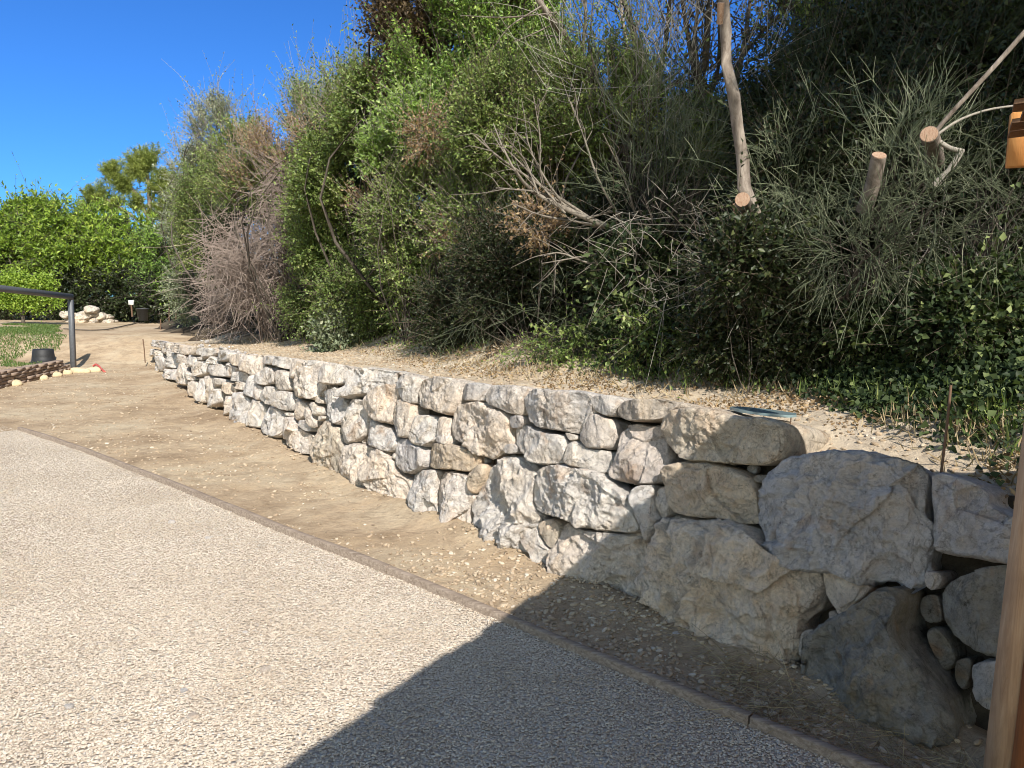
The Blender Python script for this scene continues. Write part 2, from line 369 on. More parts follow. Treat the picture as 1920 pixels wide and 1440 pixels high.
# ------------------------------------------------------------------ terrain
def sst(a, b, x): t = np.clip((x-a)/(b-a), 0, 1); return t*t*(3-2*t)
TY = [0, 3.0, 3.9, 6, 9, 12, 16, 18, 22, 30, 60, 400]; TZ = [.98, .98, 1.0, .99, .93, .84, .66, .58, .62, .72, 1.0, 1.5]
def terrace_z(x, y): return np.interp(y, TY, TZ)
HB_PX = [(300, 600, 26), (400, 628, 19), (500, 645, 15), (600, 652, 12.6), (760, 668, 9.0), (880, 690, 7.4), (1000, 705, 6.4), (1230, 722, 5.6), (1420, 732, 5.05), (1560, 750, 4.55), (1700, 790, 3.95), (1900, 850, 3.3), (2300, 900, 2.3)]
HB = np.array([at(x, y, Y)[:2] for x, y, Y in HB_PX])
HB = np.vstack([HB[0]+(HB[0]-HB[1])*2.5, HB])
def hedge_sd(p):
    p = np.atleast_2d(p)[:, :2]; a = HB[:-1]; b = HB[1:]; ab = b-a
    t = np.clip(((p[:, None]-a)*ab).sum(-1)/(ab**2).sum(-1), 0, 1); q = a+t[..., None]*ab
    d = np.linalg.norm(p[:, None]-q, axis=-1); k = d.argmin(1); i = np.arange(len(p))
    cr = ab[k, 0]*(p[:, 1]-a[k, 1])-ab[k, 1]*(p[:, 0]-a[k, 0])
    return d[i, k]*np.sign(cr)
def upper_z(x, y):
    sh = np.shape(x); X = np.ravel(x); Y = np.ravel(y); s = hedge_sd(np.stack([X, Y], 1))
    hmax = 2.9*(1-.75*sst(11, 24, Y)); z = terrace_z(X, Y)+hmax*sst(-.15, 4.6, s)+.15*sst(-.5, .4, s)
    P = np.stack([X, Y, X*0], 1)
    z -= .11*(1-sst(.35, .95, plan_sd(P)[0]))*(1-sst(3.9, 4.6, Y))
    z -= .04*(1-sst(.35, .8, plan_sd(P)[0]))*sst(3.9, 4.6, Y)
    z += fbm(P*1.3, 3, 3)*(.015+.12*sst(.3, 2, s)) + fbm(P*7, 5, 3)*.010
    return z.reshape(sh)
def lower_z(x, y):
    sh = np.shape(x); X = np.ravel(x); Y = np.ravel(y); P = np.stack([X, Y, X*0], 1)
    z = sst(17.4, 20.5, Y)*.60+sst(21, 60, Y)*.4
    ed = -(X+Y-3.6)/1.414               # >0 on the drive side
    z = z+fbm(P*.8, 21, 3)*.02*sst(.1, 1.2, -ed)+fbm(P*6, 25, 3)*.007*sst(0, .4, -ed)
    sw = plan_sd(np.stack([X, Y], 1))[0]; z = z+.055*np.exp(-((sw+.02)/.13)**2)*(1+.5*fbm(P*3.1, 41, 2))*(sw > -1)
    return z.reshape(sh)
def spaced(a, b, s0, g, c):
    """coordinates from a to b, step s0 near c growing by g with distance"""
    out = [c]; x = c; st = s0
    while x < b: x += st; st *= g; out.append(min(x, b))
    x = c; st = s0
    while x > a: x -= st; st *= g; out.insert(0, max(x, a))
    return np.array(out)
def sheet(name, xs, ys, zf, m_, keep=None):
    X, Y = np.meshgrid(xs, ys); Z = zf(X, Y); V = np.stack([X, Y, Z], -1).reshape(-1, 3); nx, ny = len(xs), len(ys)
    i = np.arange(nx*ny).reshape(ny, nx); q = np.stack([i[:-1, :-1], i[:-1, 1:], i[1:, 1:], i[1:, :-1]], -1).reshape(-1, 4)
    if keep is not None:
        kp = keep(V); q = q[kp[q].all(1)]
        used = np.unique(q); mp = -np.ones(len(V), np.int64); mp[used] = np.arange(len(used)); V = V[used]; q = mp[q]
    b = MB(); b.add(V, q=q); return b.build(name, m_, smooth=True)
g = sheet('ground', spaced(-400, 400, .06, 1.035, -.5), spaced(-60, 900, .06, 1.03, 3.5), lower_z, M_DIRT)
props(g, 'bare dry earth', kind='structure')

# terrace and bank: a ruled strip starting just behind the wall, following the plan line
b = MB(); rows = []
offs = np.concatenate([[.29], np.linspace(.34, 2.6, 46), np.linspace(2.75, 9, 34), [11, 14, 20, 32]])
ks = np.concatenate([np.linspace(0, len(PLAN)-1.001, 330)])
front = []
for s in ks:
    p, T, Nn = plan_frame(s)
    front.append((p, Nn))
pf = np.array([f[0] for f in front]); nf = np.array([f[1][:2] for f in front])
for _ in range(30): nf[1:-1] = unit(nf[:-2]+2*nf[1:-1]+nf[2:])
# extra fan beyond the wall's far end so the terrace merges with the far ground
G = pf[:, None]+nf[:, None]*offs[None, :, None]
X = G[..., 0]; Y = G[..., 1]; Z = upper_z(X, Y)
Zt = Z.copy()
low = Zt[:, 0]-.05
Z[:, 0] = low-.04
V = np.stack([X, Y, Z], -1); n0, n1 = X.shape
bot = np.stack([pf[:, 0]+nf[:, 0]*.13, pf[:, 1]+nf[:, 1]*.13, np.full(len(pf), -.2)], -1)
V = np.concatenate([bot[:, None], V], 1); n1 += 1
i = np.arange(n0*n1).reshape(n0, n1); q = np.stack([i[:-1, :-1], i[1:, :-1], i[1:, 1:], i[:-1, 1:]], -1)
mi = np.zeros(q.shape[:2], int)
sdh = hedge_sd(V.reshape(-1, 3)[:, :2]).reshape(n0, n1)
for a_ in range(q.shape[0]):
    for b_ in range(q.shape[1]):
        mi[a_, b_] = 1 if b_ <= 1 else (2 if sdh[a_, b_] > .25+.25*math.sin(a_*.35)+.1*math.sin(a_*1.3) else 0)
b.v = [V.reshape(-1, 3)]; b.n = n0*n1; b.f4 = [q.reshape(-1, 4)]; b.r4 = [np.full(q.shape[0]*q.shape[1], .5)]; b.m4 = [mi.ravel()]
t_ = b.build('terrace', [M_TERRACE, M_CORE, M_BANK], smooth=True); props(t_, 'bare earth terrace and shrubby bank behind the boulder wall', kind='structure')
# far bank beyond the wall end
fx = sheet('far_bank', np.linspace(-14, 30, 60), np.linspace(17.2, 60, 60), lambda x, y: np.where(hedge_sd(np.stack([x.ravel(), y.ravel()], 1)).reshape(x.shape) > -.3, upper_z(x, y), lower_z(x, y)-.15), M_BANK,
           keep=lambda V: (V[:, 0] > -12.5+0*V[:, 1]))
props(fx, 'dark soil bank under the far shrubs', kind='structure')

# gravel drive
EDGE_PX = [(36, 807), (150, 845), (320, 912), (560, 1012), (760, 1089), (930, 1160), (1250, 1297), (1600, 1440)]
ep = np.array([onz(x, y)[:2] for x, y in EDGE_PX])
ep = np.vstack([ep, ep[-1]+unit(ep[-1]-ep[-3])*.8, ep[-1]+unit(ep[-1]-ep[-3])*2.2])
ee = np.concatenate([[0], np.cumsum(np.linalg.norm(np.diff(ep, axis=0), axis=1))])
es = np.linspace(0, ee[-1], 120); EP = np.stack([np.interp(es, ee, ep[:, 0]), np.interp(es, ee, ep[:, 1])], 1)
for _ in range(12): EP[1:-1] = (EP[:-2]+2*EP[1:-1]+EP[2:])/4
en = unit(np.stack([-np.gradient(EP[:, 1]), np.gradient(EP[:, 0])], 1)); en *= -np.sign((en*np.array([1, 1])).sum(1, keepdims=True))
drive = MB(); off2 = np.concatenate([[0], np.geomspace(.1, 16, 40)])
G = EP[:, None]+en[:, None]*off2[None, :, None]
# push the far part left so that the drive's far side runs level
Z = np.full(G.shape[:2], .006)
V = np.concatenate([G, Z[..., None]], -1); n0, n1 = Z.shape
i = np.arange(n0*n1).reshape(n0, n1); q = np.stack([i[:-1, :-1], i[:-1, 1:], i[1:, 1:], i[1:, :-1]], -1)
drive.add(V.reshape(-1, 3), q=q.reshape(-1, 4)); o = drive.build('gravel_drive', M_GRAVEL); props(o, 'pale gravel drive', kind='structure')

def drive_sd(p):   # >0 on the drive
    d = np.linalg.norm(p[:, None, :2]-EP[None], axis=-1); k = d.argmin(1)
    return ((p[:, :2]-EP[k])*en[k]).sum(1)

# ------------------------------------------------------------------ pebbles (geometry nodes, squashed icospheres)
def pebble_cloud(name, P, smin, smax, m_, label, flat=.55, sub=2):
    me = bpy.data.meshes.new(name); me.vertices.add(len(P)); me.vertices.foreach_set('co', P.ravel().astype(np.float32)); me.update()
    at_ = me.attributes.new('sz', 'FLOAT', 'POINT'); at_.data.foreach_set('value', (smin+(smax-smin)*RNG.random(len(P))**2).astype(np.float32))
    o = bpy.data.objects.new(name, me); COL.objects.link(o)
    t = bpy.data.node_groups.new(name+'_scatter', 'GeometryNodeTree')
    t.interface.new_socket('Geometry', in_out='INPUT', socket_type='NodeSocketGeometry'); t.interface.new_socket('Geometry', in_out='OUTPUT', socket_type='NodeSocketGeometry')
    gi = t.nodes.new('NodeGroupInput'); go = t.nodes.new('NodeGroupOutput'); L = t.links.new
    ico = t.nodes.new('GeometryNodeMeshIcoSphere'); ico.inputs['Radius'].default_value = .5; ico.inputs['Subdivisions'].default_value = sub
    sp = t.nodes.new('GeometryNodeSetPosition'); nz = t.nodes.new('ShaderNodeTexNoise'); nz.inputs['Scale'].default_value = 2.3
    sb = t.nodes.new('ShaderNodeVectorMath'); sb.operation = 'SUBTRACT'; sb.inputs[1].default_value = (.5, .5, .5)
    sc_ = t.nodes.new('ShaderNodeVectorMath'); sc_.operation = 'SCALE'; sc_.inputs['Scale'].default_value = .55
    L(nz.outputs['Color'], sb.inputs[0]); L(sb.outputs[0], sc_.inputs[0]); L(ico.outputs[0], sp.inputs['Geometry']); L(sc_.outputs[0], sp.inputs['Offset'])
    sm = t.nodes.new('GeometryNodeSetMaterial'); sm.inputs['Material'].default_value = m_; L(sp.outputs[0], sm.inputs[0])
    ip = t.nodes.new('GeometryNodeInstanceOnPoints'); L(gi.outputs[0], ip.inputs['Points']); L(sm.outputs[0], ip.inputs['Instance'])
    rr = t.nodes.new('FunctionNodeRandomValue'); rr.data_type = 'FLOAT_VECTOR'; rr.inputs[0].default_value = (-.35, -.35, 0); rr.inputs[1].default_value = (.35, .35, 6.28)
    L(rr.outputs[0], ip.inputs['Rotation'])
    rs = t.nodes.new('FunctionNodeRandomValue'); rs.data_type = 'FLOAT_VECTOR'; rs.inputs[0].default_value = (.8, .5, flat*.6); rs.inputs[1].default_value = (1.5, 1.0, flat*1.3); rs.inputs['Seed'].default_value = 5
    na = t.nodes.new('GeometryNodeInputNamedAttribute'); na.data_type = 'FLOAT'; na.inputs['Name'].default_value = 'sz'
    vm = t.nodes.new('ShaderNodeVectorMath'); vm.operation = 'SCALE'; L(rs.outputs[0], vm.inputs[0]); L(na.outputs[0], vm.inputs['Scale'])
    L(vm.outputs[0], ip.inputs['Scale']); L(ip.outputs[0], go.inputs[0])
    md = o.modifiers.new('scatter', 'NODES'); md.node_group = t
    props(o, label, 'gravel', kind='stuff'); return o
def sample(n, x0, x1, y0, y1): return np.stack([RNG.uniform(x0, x1, n), RNG.uniform(y0, y1, n), np.zeros(n)], 1)
def infr(P, mg=150):
    d = P-np.array([0, 0, EYE]); z = d@Fv; x = 960+F_PX*(d@Rv)/z; y = 720-F_PX*(d@Uv)/z
    return (z > 0) & (x > -mg) & (x < 1920+mg) & (y > -mg) & (y < 1440+mg*1.6)
P = sample(1100000, -8.6, 2, 1.9, 12); dn = np.clip((2.75/P[:, 1])**2.1, .05, 1)
P = P[RNG.random(len(P)) < dn*1.75]; P = P[(drive_sd(P) > .015)]; gp = P[infr(P)]
gp[:, 2] = .008+RNG.random(len(gp))*.004
pebble_cloud('gravel', gp, .0065, .0125, M_PEB, 'pale loose gravel covering the drive')
print('gravel', len(gp))
P = sample(130000, -5, 2.2, 2.2, 9); s1, _ = plan_sd(P); de = drive_sd(P)
dens = (np.clip(1.1-(P[:, 1]-2.5)/3.0, .03, 1)*np.clip(.35+(s1+1.1)*1.1, .25, 1)+.02)*np.clip(.6+.8*fbm(P*1.7, 31, 2), .15, 1)
P = P[(de < -.04) & (s1 < .05) & (RNG.random(len(P)) < dens) & infr(P)]; P[:, 2] = lower_z(P[:, 0], P[:, 1])+.003
pebble_cloud('loose_stones', P, .010, .034, M_PEB_DIRT, 'small loose stones in the earth between the timber edging and the wall')
P = sample(14000, -12, 1, 6, 18); s1, _ = plan_sd(P); P = P[(drive_sd(P) < -.1) & (s1 < 0) & infr(P)]; P[:, 2] = lower_z(P[:, 0], P[:, 1])+.003
pebble_cloud('scattered_pebbles', P, .010, .034, M_PEB_DIRT, 'scattered pebbles on the bare earth path')
P = sample(90000, -9, 3, 2.2, 17); s1, _ = plan_sd(P); h1 = hedge_sd(P); P = P[(s1 > .35) & (h1 < .5) & infr(P)][:16000]; P[:, 2] = upper_z(P[:, 0], P[:, 1])+.003
pebble_cloud('terrace_stones', P, .008, .036, M_PEB_DIRT, 'small stones strewn over the earth terrace')

# ------------------------------------------------------------------ the boulder wall
def poly_resample(P, n):
    for _ in range(2):       # Chaikin
        Q = np.roll(P, -1, 0); P = np.stack([P*.78+Q*.22, P*.22+Q*.78], 1).reshape(-1, 2)
    Pc = np.vstack([P, P[:1]]); d = np.concatenate([[0], np.cumsum(np.linalg.norm(np.diff(Pc, axis=0), axis=1))])
    s = np.linspace(0, d[-1], n, endpoint=False); return np.stack([np.interp(s, d, Pc[:, 0]), np.interp(s, d, Pc[:, 1])], 1)
def rock(mb, poly, O, T, U, Nv, depth, bulge, seed, n=48, K=12, flatness=.55, rough=1.0, chips=6):
    """poly (k,2) outline in the face plane (T,U); Nv points out of the wall"""
    r = np.random.default_rng(seed); P = poly_resample(poly, n); size = math.sqrt(np.ptp(P[:, 0])*np.ptp(P[:, 1]))
    c = P.mean(0); sc_ = np.concatenate([np.linspace(0, .62, K//2, endpoint=False)[1:], 1-np.geomspace(.38, .012, K//2+1), [1.0]])
    rings = [(c+(P-c)*s, s) for s in sc_]
    uv = np.vstack([[c]]+[q for q, s in rings]); S = np.concatenate([[0]]+[np.full(n, s) for q, s in rings])
    wdt = np.clip((1-S)/(1-flatness), 0, 1); h = bulge*np.sqrt(np.clip(1-(1-wdt)**2, 0, 1))
    rel = (uv-c)/size
    tilt = r.normal(0, .16, 2); h = h+bulge*.0+size*(rel@tilt)*.35*wdt
    for k in range(chips):   # chiselled planes
        a = r.uniform(0, 2*math.pi); sl_ = r.uniform(.12, .5); off = bulge*r.uniform(.7, 1.15)
        pl_ = off-size*(rel@np.array([math.cos(a), math.sin(a)])-r.uniform(.02, .3))*sl_
        h = np.where(pl_ < h, pl_+(h-pl_)*.12, h)
    # shallow spalls
    for k in range(3+int(size*10)):
        q0 = c+r.normal(0, .26, 2)*size; a = r.uniform(0, math.pi); dv = np.array([math.cos(a), math.sin(a)]); rr = size*r.uniform(.12, .3)
        dd = uv-q0; el = np.sqrt((dd@dv)**2*.5+(dd@np.array([-dv[1], dv[0]]))**2*1.6)/rr
        h -= np.clip(1-el, 0, 1)**.6*np.clip((dd@dv)/rr+.6, 0, 1)*size*.05*r.random()*wdt
    V = O+T*uv[:, :1]+U*uv[:, 1:]+Nv*h[:, None]
    back = []
    for dz, s in ((-.02*1, 1.005), (-.06, 1.0), (-.14, .99), (-.3, .975), (-.6, .94), (-1.0, .8)):
        q = c+(P-c)*s; back.append(O+T*q[:, :1]+U*q[:, 1:]+Nv*(dz*depth))
    last = O+T*c[0]+U*c[1]-Nv*depth
    V = np.vstack([V]+back+[last[None]])
    nr = len(rings)+len(back); tri = [(0, 1+(j+1) % n, 1+j) for j in range(n)]; q = []
    i0 = 1+np.arange(nr*n).reshape(nr, n); i1 = np.roll(i0, -1, 1)
    q = np.stack([i0[:-1], i1[:-1], i1[1:], i0[1:]], -1).reshape(-1, 4)
    L_ = len(V)-1; tri += [(int(i0[-1, j]), int(i1[-1, j]), L_) for j in range(n)]
    ctr = O+T*c[0]+U*c[1]-Nv*depth*.4; dirn = unit(V-ctr)
    am = min(size, .6)
    sd = seed*3.7
    d = fbm(V*5.5+sd, seed, 2)*.026*am*1.6 + (1-2*np.abs(vnoise(V*11+sd, seed+5)))*.020*am*1.3 + (1-2*np.abs(vnoise(V*27+sd, seed+15)))*.0085*min(1, am*2.4) + fbm(V*60+sd, seed+9, 3)*.0055*min(1, am*2.4)
    # faceting: nearest random cells tilt the surface
    cs = r.normal(0, .32, (22, 3))*size; rel3 = (V-ctr); kk = ((rel3[:, None]-cs[None])**2).sum(-1).argmin(1)
    gr = r.normal(0, .13, (22, 3)); d2 = (rel3*gr[kk]).sum(1)*.6+r.normal(0, .014, 22)[kk]*am
    edge = np.ones(len(V)); edge[S.size*0+np.where(np.concatenate([S, np.ones(len(V)-len(S))]) > .93)[0]] = .55
    V = V+dirn*((d*(.62+.68*sst(.35, .7, size))+d2*(.5+.2*sst(.35, .7, size)))*rough*edge)[:, None]
    flip = np.dot(np.cross(T, U), Nv) < 0
    if flip: q = q[:, ::-1]; tri = [t[::-1] for t in tri]
    mb.add(V, q=q, t=tri, rnd=r.random())
    return size

def cv(ox, oy, s): return lambda L: [(ox+x*s, oy+y*s) for x, y in L]
R2 = cv(560, 640, .25); R3 = cv(840, 680, .25); R4 = cv(960, 820, .25); R5 = cv(1200, 740, .375)
Z1 = cv(260, 625, 200/1920); Z2 = cv(400, 640, .125)
ST = []   # (outline px, material, options)
def S_(c, L, m_=None, **k): ST.append((c(L), m_, k))
S_(R5, [(120,170),(135,100),(200,70),(300,62),(410,85),(520,110),(640,120),(705,150),(720,200),(715,290),(680,335),(600,352),(480,345),(380,330),(260,330),(190,290),(140,230)], M_STONE_OCHRE)
S_(R5, [(140,365),(220,340),(330,335),(420,355),(500,385),(560,430),(585,490),(580,560),(578,650),(500,640),(430,615),(330,610),(240,600),(175,585),(145,520),(140,440)], M_STONE_OCHRE)
S_(R5, [(170,592),(260,615),(350,620),(450,630),(540,680),(620,760),(700,820),(800,870),(910,875),(930,960),(880,1060),(800,1130),(795,1250),(780,1330),(740,1395),(640,1370),(540,1320),(420,1290),(300,1250),(180,1190),(80,1110),(35,1050),(20,960),(20,880),(45,770),(100,660)])
S_(R5, [(810,285),(900,300),(1000,290),(1130,300),(1280,330),(1380,360),(1445,400),(1455,480),(1440,560),(1450,650),(1445,780),(1430,880),(1400,950),(1340,975),(1290,940),(1240,925),(1110,935),(1060,890),(990,865),(880,870),(790,850),(700,790),(630,730),(585,640),(590,570),(640,450),(680,370),(740,310)], M_STONE_GREY, fwd=.05)
S_(R5, [(1462,380),(1560,400),(1680,450),(1750,490),(1755,550),(1830,590),(1960,640),(1950,860),(1800,835),(1660,815),(1530,800),(1460,770),(1460,600),(1460,480)], M_STONE_GREY)
S_(R5, [(925,870),(1020,880),(1090,930),(1160,960),(1130,1010),(1070,1060),(1010,1115),(985,1060),(940,1010),(925,940)])
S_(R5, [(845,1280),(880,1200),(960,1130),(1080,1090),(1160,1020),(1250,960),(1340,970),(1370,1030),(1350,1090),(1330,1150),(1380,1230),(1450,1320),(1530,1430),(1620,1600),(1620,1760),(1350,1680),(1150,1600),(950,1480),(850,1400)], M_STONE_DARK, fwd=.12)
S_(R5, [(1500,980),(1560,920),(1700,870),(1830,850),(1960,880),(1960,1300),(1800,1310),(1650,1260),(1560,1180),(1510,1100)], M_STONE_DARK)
S_(R5, [(1640,1360),(1700,1330),(1960,1320),(1960,1600),(1700,1580)], M_STONE_GREY)
S_(R5, [(810,1180),(870,1170),(880,1220),(845,1290),(830,1330),(797,1300)], M_STONE_GREY)
S_(R5, [(1430,880),(1500,890),(1510,940),(1470,985),(1425,950)], M_STONE_GREY)
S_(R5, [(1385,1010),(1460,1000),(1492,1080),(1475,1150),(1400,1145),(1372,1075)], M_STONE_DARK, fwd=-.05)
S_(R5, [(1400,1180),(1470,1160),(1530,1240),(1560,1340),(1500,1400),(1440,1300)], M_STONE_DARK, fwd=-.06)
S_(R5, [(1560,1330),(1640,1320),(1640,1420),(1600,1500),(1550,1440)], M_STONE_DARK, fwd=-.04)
S_(R5, [(565,400),(660,400),(650,440),(575,440)], M_STONE_DARK)
S_(R5, [(940,1080),(985,1080),(1000,1130),(950,1140)], M_STONE_GREY)
S_(R3, [(1285,520),(1340,480),(1420,465),(1480,490),(1580,480),(1600,530),(1630,640),(1645,720),(1640,840),(1590,895),(1480,905),(1380,905),(1290,890),(1235,860),(1240,770),(1265,680),(1285,600)], M_STONE_GREY)
S_(R3, [(600,330),(640,240),(720,205),(880,205),(1020,215),(1100,240),(1090,370),(1050,420),(1040,480),(1000,530),(950,530),(880,510),(780,505),(700,480),(640,430),(595,380)])
S_(R3, [(1055,420),(1090,375),(1150,400),(1215,425),(1250,470),(1260,550),(1240,620),(1200,655),(1120,645),(1050,630),(1010,580),(1000,535),(1045,490)])
S_(R3, [(1080,270),(1150,240),(1240,245),(1300,280),(1280,330),(1240,405),(1180,395),(1110,360),(1090,320)])
S_(R3, [(1290,335),(1340,290),(1430,280),(1560,275),(1700,285),(1720,320),(1660,370),(1620,425),(1500,440),(1400,440),(1340,430),(1290,390),(1275,360)], M_RUBBLE)
S_(R3, [(480,500),(540,470),(610,470),(680,510),(760,530),(860,535),(900,600),(890,700),(880,755),(800,760),(700,760),(640,735),(560,670),(510,620),(490,560)])
S_(R3, [(910,610),(980,590),(1050,640),(1140,655),(1215,670),(1225,740),(1215,830),(1140,820),(1040,795),(920,770),(905,700)])
S_(R3, [(640,950),(680,860),(700,800),(780,775),(900,775),(1000,800),(1120,830),(1190,860),(1250,920),(1330,960),(1380,1010),(1400,1080),(1450,1200),(1455,1250),(1400,1285),(1300,1275),(1180,1265),(1050,1230),(960,1210),(880,1160),(760,1140),(690,1100),(640,1030)])
S_(R3, [(1385,1000),(1460,930),(1555,925),(1550,1000),(1560,1120),(1590,1190),(1555,1270),(1500,1360),(1480,1270),(1440,1170),(1420,1080)])
S_(R3, [(1570,940),(1650,925),(1650,1000),(1680,1080),(1640,1150),(1600,1190),(1575,1130),(1560,1040)])
S_(R3, [(700,1200),(760,1170),(830,1180),(865,1240),(850,1300),(820,1390),(770,1390),(720,1310),(695,1250)], M_STONE_OCHRE)
S_(R4, [(385,650),(430,640),(500,690),(600,705),(700,720),(860,735),(970,740),(1005,800),(1015,900),(1005,1000),(1000,1100),(1015,1350),(950,1350),(780,1270),(600,1150),(400,1080),(330,1010),(325,870),(370,760)])
S_(R3, [(190,1000),(240,900),(260,830),(330,750),(430,700),(520,690),(590,760),(640,850),(650,920),(620,1000),(620,1060),(700,1170),(690,1200),(580,1245),(560,1270),(590,1330),(660,1400),(680,1470),(680,1550),(600,1480),(430,1400),(330,1380),(230,1330),(190,1250),(165,1130),(170,1050)])
S_(R4, [(80,690),(210,640),(225,740),(260,810),(312,850),(318,1000),(280,1010),(200,980),(190,890),(130,800),(100,740)])
S_(R3, [(150,880),(200,790),(260,750),(275,800),(250,880),(220,950),(195,990),(160,960)], M_STONE_OCHRE)
S_(R3, [(30,380),(80,320),(150,300),(260,295),(320,320),(420,360),(470,420),(450,520),(475,600),(420,650),(380,690),(310,725),(230,680),(170,620),(90,600),(40,560),(20,500)])
S_(R3, [(90,200),(110,160),(200,150),(300,165),(310,220),(290,285),(180,288),(110,280),(85,240)], M_STONE_GREY)
S_(R3, [(300,220),(330,170),(450,170),(600,180),(650,210),(610,290),(590,350),(575,395),(490,385),(420,350),(330,320),(295,280)])
S_(R3, [(465,400),(570,390),(575,450),(540,495),(470,490)], M_STONE_GREY)
S_(R3, [(410,650),(440,610),(500,605),(530,650),(500,680),(440,685)], M_STONE_GREY)
S_(R3, [(880,520),(950,540),(990,570),(930,590),(900,560)], M_STONE_GREY)
S_(R2, [(745,300),(790,255),(880,255),(915,290),(880,370),(860,470),(820,460),(770,420),(740,370)])
S_(R2, [(870,370),(900,300),(960,270),(1080,270),(1200,290),(1215,380),(1190,480),(1150,555),(1080,545),(1000,510),(900,490),(880,430)])
S_(R2, [(850,620),(870,560),(960,550),(1040,570),(1055,650),(1040,740),(950,790),(880,780),(850,720)])
S_(R2, [(1060,570),(1110,560),(1135,600),(1130,700),(1145,775),(1090,770),(1045,750)])
S_(R2, [(970,820),(1000,770),(1120,770),(1230,790),(1300,820),(1335,880),(1320,930),(1280,980),(1200,970),(1130,955),(1020,955),(975,930)], M_STONE_OCHRE)
S_(R2, [(690,600),(710,540),(750,440),(790,440),(860,480),(860,580),(850,640),(835,720),(770,715),(720,660)])
S_(R2, [(740,760),(770,730),(830,735),(890,780),(955,800),(965,880),(950,950),(880,975),(800,990),(750,960),(725,870)], M_STONE_GREY)
S_(R2, [(370,260),(400,200),(520,195),(690,215),(745,260),(740,300),(640,340),(540,390),(440,415),(330,420),(330,370),(370,340)])
S_(R2, [(640,345),(740,310),(745,400),(700,520),(690,620),(600,600),(530,540),(515,450),(545,395)])
S_(R2, [(180,180),(240,170),(350,180),(375,240),(350,320),(180,325)])
S_(R2, [(170,380),(220,360),(320,340),(320,420),(350,500),(340,580),(290,630),(230,580),(210,480)])
S_(R2, [(365,450),(400,425),(510,440),(515,500),(500,580),(490,680),(450,730),(360,780),(310,700),(300,620),(340,580)])
S_(R2, [(420,760),(490,700),(500,600),(560,590),(640,640),(720,700),(755,760),(740,810),(680,835),(580,790),(500,770)])
S_(R2, [(130,660),(180,590),(240,600),(300,650),(290,700),(340,760),(360,820),(330,880),(310,1010),(170,960),(110,920),(70,830),(100,740)], M_STONE_OCHRE)
S_(R2, [(330,900),(370,780),(430,765),(520,790),(545,830),(520,900),(510,960),(515,1090),(430,1090),(340,1050),(310,980)])
S_(R2, [(545,850),(580,800),(650,810),(680,860),(720,910),(730,990),(820,1030),(850,1140),(840,1250),(760,1250),(680,1200),(560,1130),(510,1030),(530,930)])
S_(R2, [(835,1000),(900,985),(960,960),(1055,975),(1040,1060),(1030,1140),(1040,1240),(1055,1380),(940,1330),(880,1270),(860,1160)])
S_(R2, [(1062,990),(1150,970),(1240,990),(1275,1020),(1280,1110),(1310,1160),(1270,1240),(1260,1440),(1200,1450),(1100,1410),(1058,1300),(1042,1150)])
S_(R2, [(700,850),(735,830),(740,880),(705,890)])
for L in ([(440,200),(720,190),(730,300),(740,400),(640,540),(560,500),(440,440)], [(480,780),(500,620),(580,490),(640,540),(620,680),(600,850),(520,820)],
  [(730,240),(860,210),(920,250),(900,350),(800,350),(740,330)], [(920,300),(960,230),(1160,240),(1150,420),(1050,410),(1000,370),(930,380)],
  [(1170,270),(1280,260),(1370,330),(1420,390),(1300,410),(1270,560),(1140,560),(1160,420)], [(1370,330),(1440,280),(1540,280),(1560,320),(1500,380),(1420,385)],
  [(1270,570),(1300,420),(1420,400),(1500,400),(1580,310),(1620,340),(1630,520),(1650,700),(1600,820),(1500,870),(1400,850),(1260,850),(1180,770),(1150,600)],
  [(750,440),(820,370),(850,430),(830,650),(740,660),(640,620),(650,540)], [(850,430),(910,390),(950,540),(930,640),(850,640),(830,560)],
  [(950,500),(1020,430),(1120,470),(1140,600),(1150,730),(1020,740),(950,680),(940,580)], [(700,850),(730,710),(800,670),(920,690),(970,750),(920,850),(900,950),(820,960),(740,900)],
  [(610,680),(660,640),(720,680),(720,760),(700,880),(620,880)], [(960,770),(1100,740),(1180,800),(1190,900),(1180,1030),(1060,1030),(940,960),(930,860)],
  [(1190,860),(1310,860),(1400,930),(1440,1000),(1430,1060),(1330,1160),(1250,1190),(1190,1080),(1180,960)], [(1430,980),(1490,1050),(1530,1180),(1540,1280),(1470,1300),(1450,1180),(1400,1080)],
  [(1450,910),(1510,900),(1540,960),(1620,1000),(1610,1090),(1550,1130),(1500,1060)], [(1510,850),(1580,820),(1610,880),(1600,940),(1530,910)],
  [(520,850),(600,880),(710,900),(740,1000),(740,1110),(700,1280),(600,1290),(530,1250),(520,1100),(530,960)], [(350,830),(420,760),(500,820),(530,950),(520,1100),(510,1250),(400,1250),(280,1210),(300,1050),(340,960)],
  [(140,900),(220,820),(330,820),(340,950),(280,1050),(200,1120),(130,1080)], [(740,1000),(830,970),(920,970),(1010,1030),(1080,1150),(1060,1250),(1000,1360),(900,1450),(820,1430),(740,1350),(700,1230)],
  [(1060,1290),(1100,1180),(1160,1130),(1220,1180),(1270,1260),(1370,1370),(1450,1400),(1450,1700),(1300,1680),(1080,1540),(1000,1470),(1010,1350)],
  [(1290,1200),(1400,1170),(1440,1220),(1450,1350),(1380,1350),(1320,1270)], [(1060,1090),(1160,1060),(1160,1120),(1090,1130)], [(1560,1130),(1650,1110),(1660,1160),(1580,1200)]):
    S_(Z2, L)
